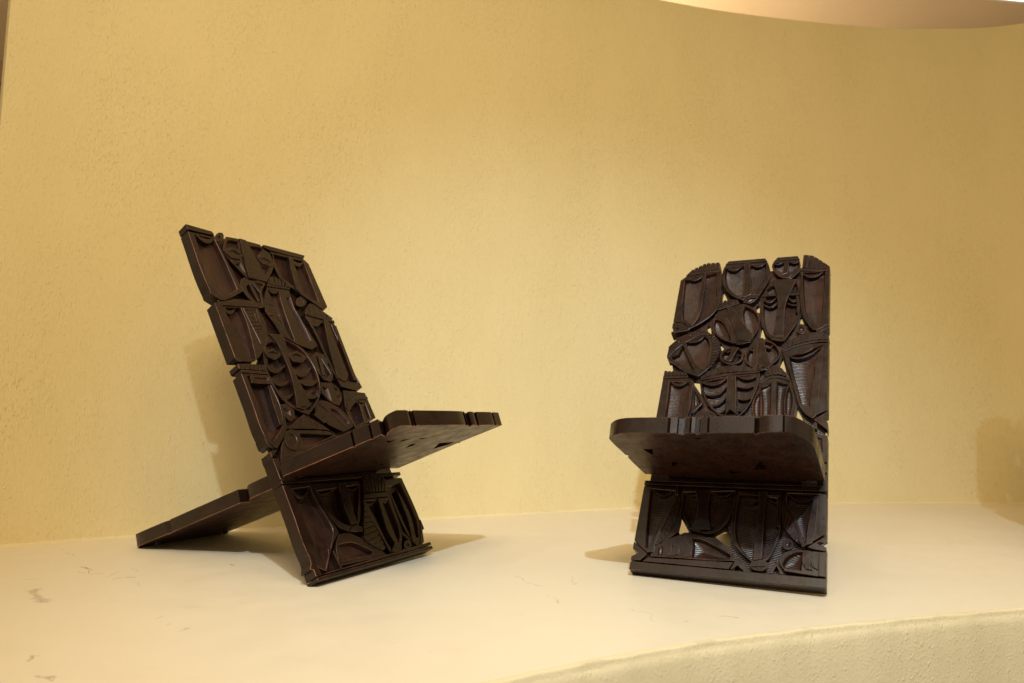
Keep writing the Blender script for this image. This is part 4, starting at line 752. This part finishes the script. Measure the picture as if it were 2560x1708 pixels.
def build_chair(param, carving, slab, holes, seat, seat_holes, tail, top_carving, label, rub=0):
    x, y, psi, al, w, L, be, c, e, ws, d, wt, t = param
    root = bpy.data.objects.new('carved_chair', None)
    COL.objects.link(root)
    root.empty_display_size = 0.1
    root.location = (x, y, 0)
    root.rotation_euler = (0, 0, psi)
    root['label'] = label
    root['category'] = 'chair'
    root['group'] = 'carved wooden chairs on the platform'
    # board frames in the chair's own axes: X right, -Y forward, Z up
    ca, sa, cb, sb = math.cos(al), math.sin(al), math.cos(be), math.sin(be)
    bv, mv = Vector((0, sa, ca)), Vector((0, -ca, sa))
    sv, nv = Vector((0, -cb, sb)), Vector((0, sb, cb))
    rv = Vector((1, 0, 0))
    O = Vector((0, 0, t * sa))
    def frame(a, b_, n, o):
        return Matrix(((a.x, b_.x, n.x, o.x), (a.y, b_.y, n.y, o.y), (a.z, b_.z, n.z, o.z), (0, 0, 0, 1)))
    FB = frame(rv, bv, mv, O)
    T = t * 1000
    # recessed openwork ground of the back board (true through-holes)
    B = Builder()
    S = curve_loop(slab, 8.0, 30)
    HL = [ccw(pairs(h)) for h in holes]
    for z, flip in ((-19.0, False), (-T + 1.2, True)):
        co, tri = fill([S] + HL)
        B.add(np.column_stack([co, np.full(len(co), z)]), [q[::-1] if flip else q for q in tri], 2 if not flip else 3)
    B.strip(S, -T + 1.2, S, -19.0, 0)
    for h in HL:
        B.strip(h, -T + 1.2, h, -19.0, 0, flip=True)
    emit('back_board', B, root, FB)
    carve_board(root, carving, FB, T, w * 500, rub=rub)
    # seat board: broad seat in front, narrower tail through the slot
    P0 = O + bv * c
    FS = frame(rv, Vector((-0.0, sv.y, sv.z)), nv, P0)
    st = pairs(seat)
    tl = pairs(tail)
    if tl[0][0] < 0:
        pass
    seat_loop = [tuple(p) for p in st]
    loop = [tuple(p) for p in tl[::-1]]            # right side of tail back to its left side
    full = seat_loop + [(tl[-1][0], 2.0)] + loop[1:-1] + [(tl[0][0], 2.0)]
    hl = [ccw(pairs(h)) for h in seat_holes]
    Bs = board_with_holes(np.array(full), hl, 0.0, T, rub)
    emit('seat_board', Bs, root, FS)
    carve_board(root, top_carving, FS, T, w * 500, zoff=T + 4.0, deep=False)
    # small dark pads under the tail and the front foot
    for px_, py_ in ((-wt * 380, -d * 1000 + 34), (wt * 380, -d * 1000 + 34)):
        a = np.linspace(0, 2 * math.pi, 12, endpoint=False)
        disc = np.stack([px_ + 7 * np.cos(a), py_ + 7 * np.sin(a)], 1)
        emit('foot_pad', carve(disc.ravel(), (), -9.0, 1.0, 0.8), root, FS)
    return root

def board_with_holes(out, holes, z0, z1, rub=0, bev=1.1):
    B = Builder()
    O = curve_loop(out.ravel(), 6.0, 38)
    I = inset(O, bev)
    B.strip(O, z0 + bev, O, z1 - bev, 0)
    B.strip(O, z1 - bev, I, z1, 1)
    B.strip(I, z0, O, z0 + bev, 4 if rub else 1)
    for z, flip, mat in ((z1, False, 0), (z0, True, 3)):
        co, tri = fill([I] + holes)
        B.add(np.column_stack([co, np.full(len(co), z)]), [q[::-1] if flip else q for q in tri], mat)
    for h in holes:
        B.strip(h, z0, h, z1, 0, flip=True)
    return B

def shifted(data, lo, hi, dv, du, k=1.0):
    outl = []
    def mv(l):
        P = pairs(l)
        P = P * k + np.array([du, dv])
        return P.ravel()
    for name, o, pk, kids in data:
        P = pairs(o)
        if P[:, 1].min() < lo or P[:, 1].max() > hi:
            continue
        kk = []
        for q in kids:
            if q[0] == 'eye':
                kk.append(('eye', mv(q[1]), q[2] * k))
            elif q[0] == 'lens':
                kk.append(('lens', mv(q[1]), [mv(g) for g in q[2]]))
            elif q[0] == 'hair':
                kk.append(('hair', mv(q[1]), mv(q[2]), q[3]))
            else:
                kk.append((q[0], mv(q[1])))
        outl.append((name, mv(o), [mv(g) for g in pk], kk))
    return outl

def fit_faces(data, picks, v0, v1, hw):
    # small faces filling the band of a back board that the seat hides from the front
    outl = []
    wd = 2 * hw / len(picks)
    for n, i in enumerate(picks):
        name, o, pk, kids = data[i]
        P = pairs(o)
        lo, hi = P.min(0), P.max(0)
        c = np.array([-hw + wd * (n + 0.5), (v0 + v1) / 2])
        k = min((wd - 3) / (hi[0] - lo[0]), (v1 - v0 - 3) / (hi[1] - lo[1]))
        mvp = lambda l: ((pairs(l) - (lo + hi) / 2) * k + c).ravel()
        kk = [('eye', mvp(q[1]), q[2] * k) if q[0] == 'eye' else (q[0], mvp(q[1])) for q in kids if q[0] in ('eye', 'nose', 'brow')]
        outl.append((name, mvp(o), [mvp(g) for g in pk], kk))
    return outl

CARVING_B += fit_faces(CARVING_B, (2, 7, 2, 3), 262, 366, 150)
CHAIR_A = build_chair(PARAM_A, CARVING_A, SLAB_A[0], HOLES_A, SEAT_A, SEAT_HOLES_A, TAIL_A, shifted(CARVING_B, 560, 900, -480, 0, 0.85),
            'dark carved wooden chair with square back corners, its tail reaching back towards the wall', rub=1)
CHAIR_B = build_chair(PARAM_B, CARVING_B, SLAB_B[0], HOLES_B, SEAT_B, SEAT_HOLES_B, TAIL_B, shifted(CARVING_A, 560, 900, -490, 0, 0.85),
            'dark carved wooden chair with rounded back corners and small see-through gaps between carved faces')

# a further chair of the same kind stands in the row just past the right edge of the view; its shadow falls on the wall
def copy_tree(o, parent=None):
    c = o.copy()
    COL.objects.link(c)
    if parent is not None:
        c.parent = parent
        c.matrix_parent_inverse = o.matrix_parent_inverse.copy()
    for ch in o.children:
        copy_tree(ch, c)
    return c
third = copy_tree(CHAIR_B)
third.location = (1.556, 1.675, 0.0)
third['label'] = 'dark carved wooden chair past the far right, known by its shadow on the wall'

# ceiling light panel beyond the wall
def empty(name, loc, rz):
    o = bpy.data.objects.new(name, None)
    COL.objects.link(o)
    o.location = loc
    o.rotation_euler = (0, 0, rz)
    o.empty_display_size = 0.1
    return o
lt = empty('ceiling_light', (3.16, 4.195, CEIL), R(8.1))
lt['label'] = 'white lit ceiling panel at the top right corner'
lt['category'] = 'ceiling light'
FRAME_MAT = flat_paint('white_metal_trim', (0.75, 0.72, 0.68), 0.4)
GLOW_MAT = flat_paint('lit_diffuser', (0.9, 0.88, 0.85), 0.5, emit=3.0)
fv, ff = [], []
for (a0, a1, b0, b1) in ((-0.62, 0.62, -0.17, -0.15), (-0.62, 0.62, 0.15, 0.17), (-0.62, -0.60, -0.15, 0.15), (0.60, 0.62, -0.15, 0.15)):
    v_, f_ = box(a0, a1, b0, b1, -0.016, -0.001)
    ff += [tuple(i + len(fv) for i in f) for f in f_]
    fv += v_
mesh_obj('frame', fv, ff, [FRAME_MAT], parent=lt)
v_, f_ = box(-0.60, 0.60, -0.15, 0.15, -0.010, -0.002)
mesh_obj('diffuser', v_, f_, [GLOW_MAT], parent=lt)
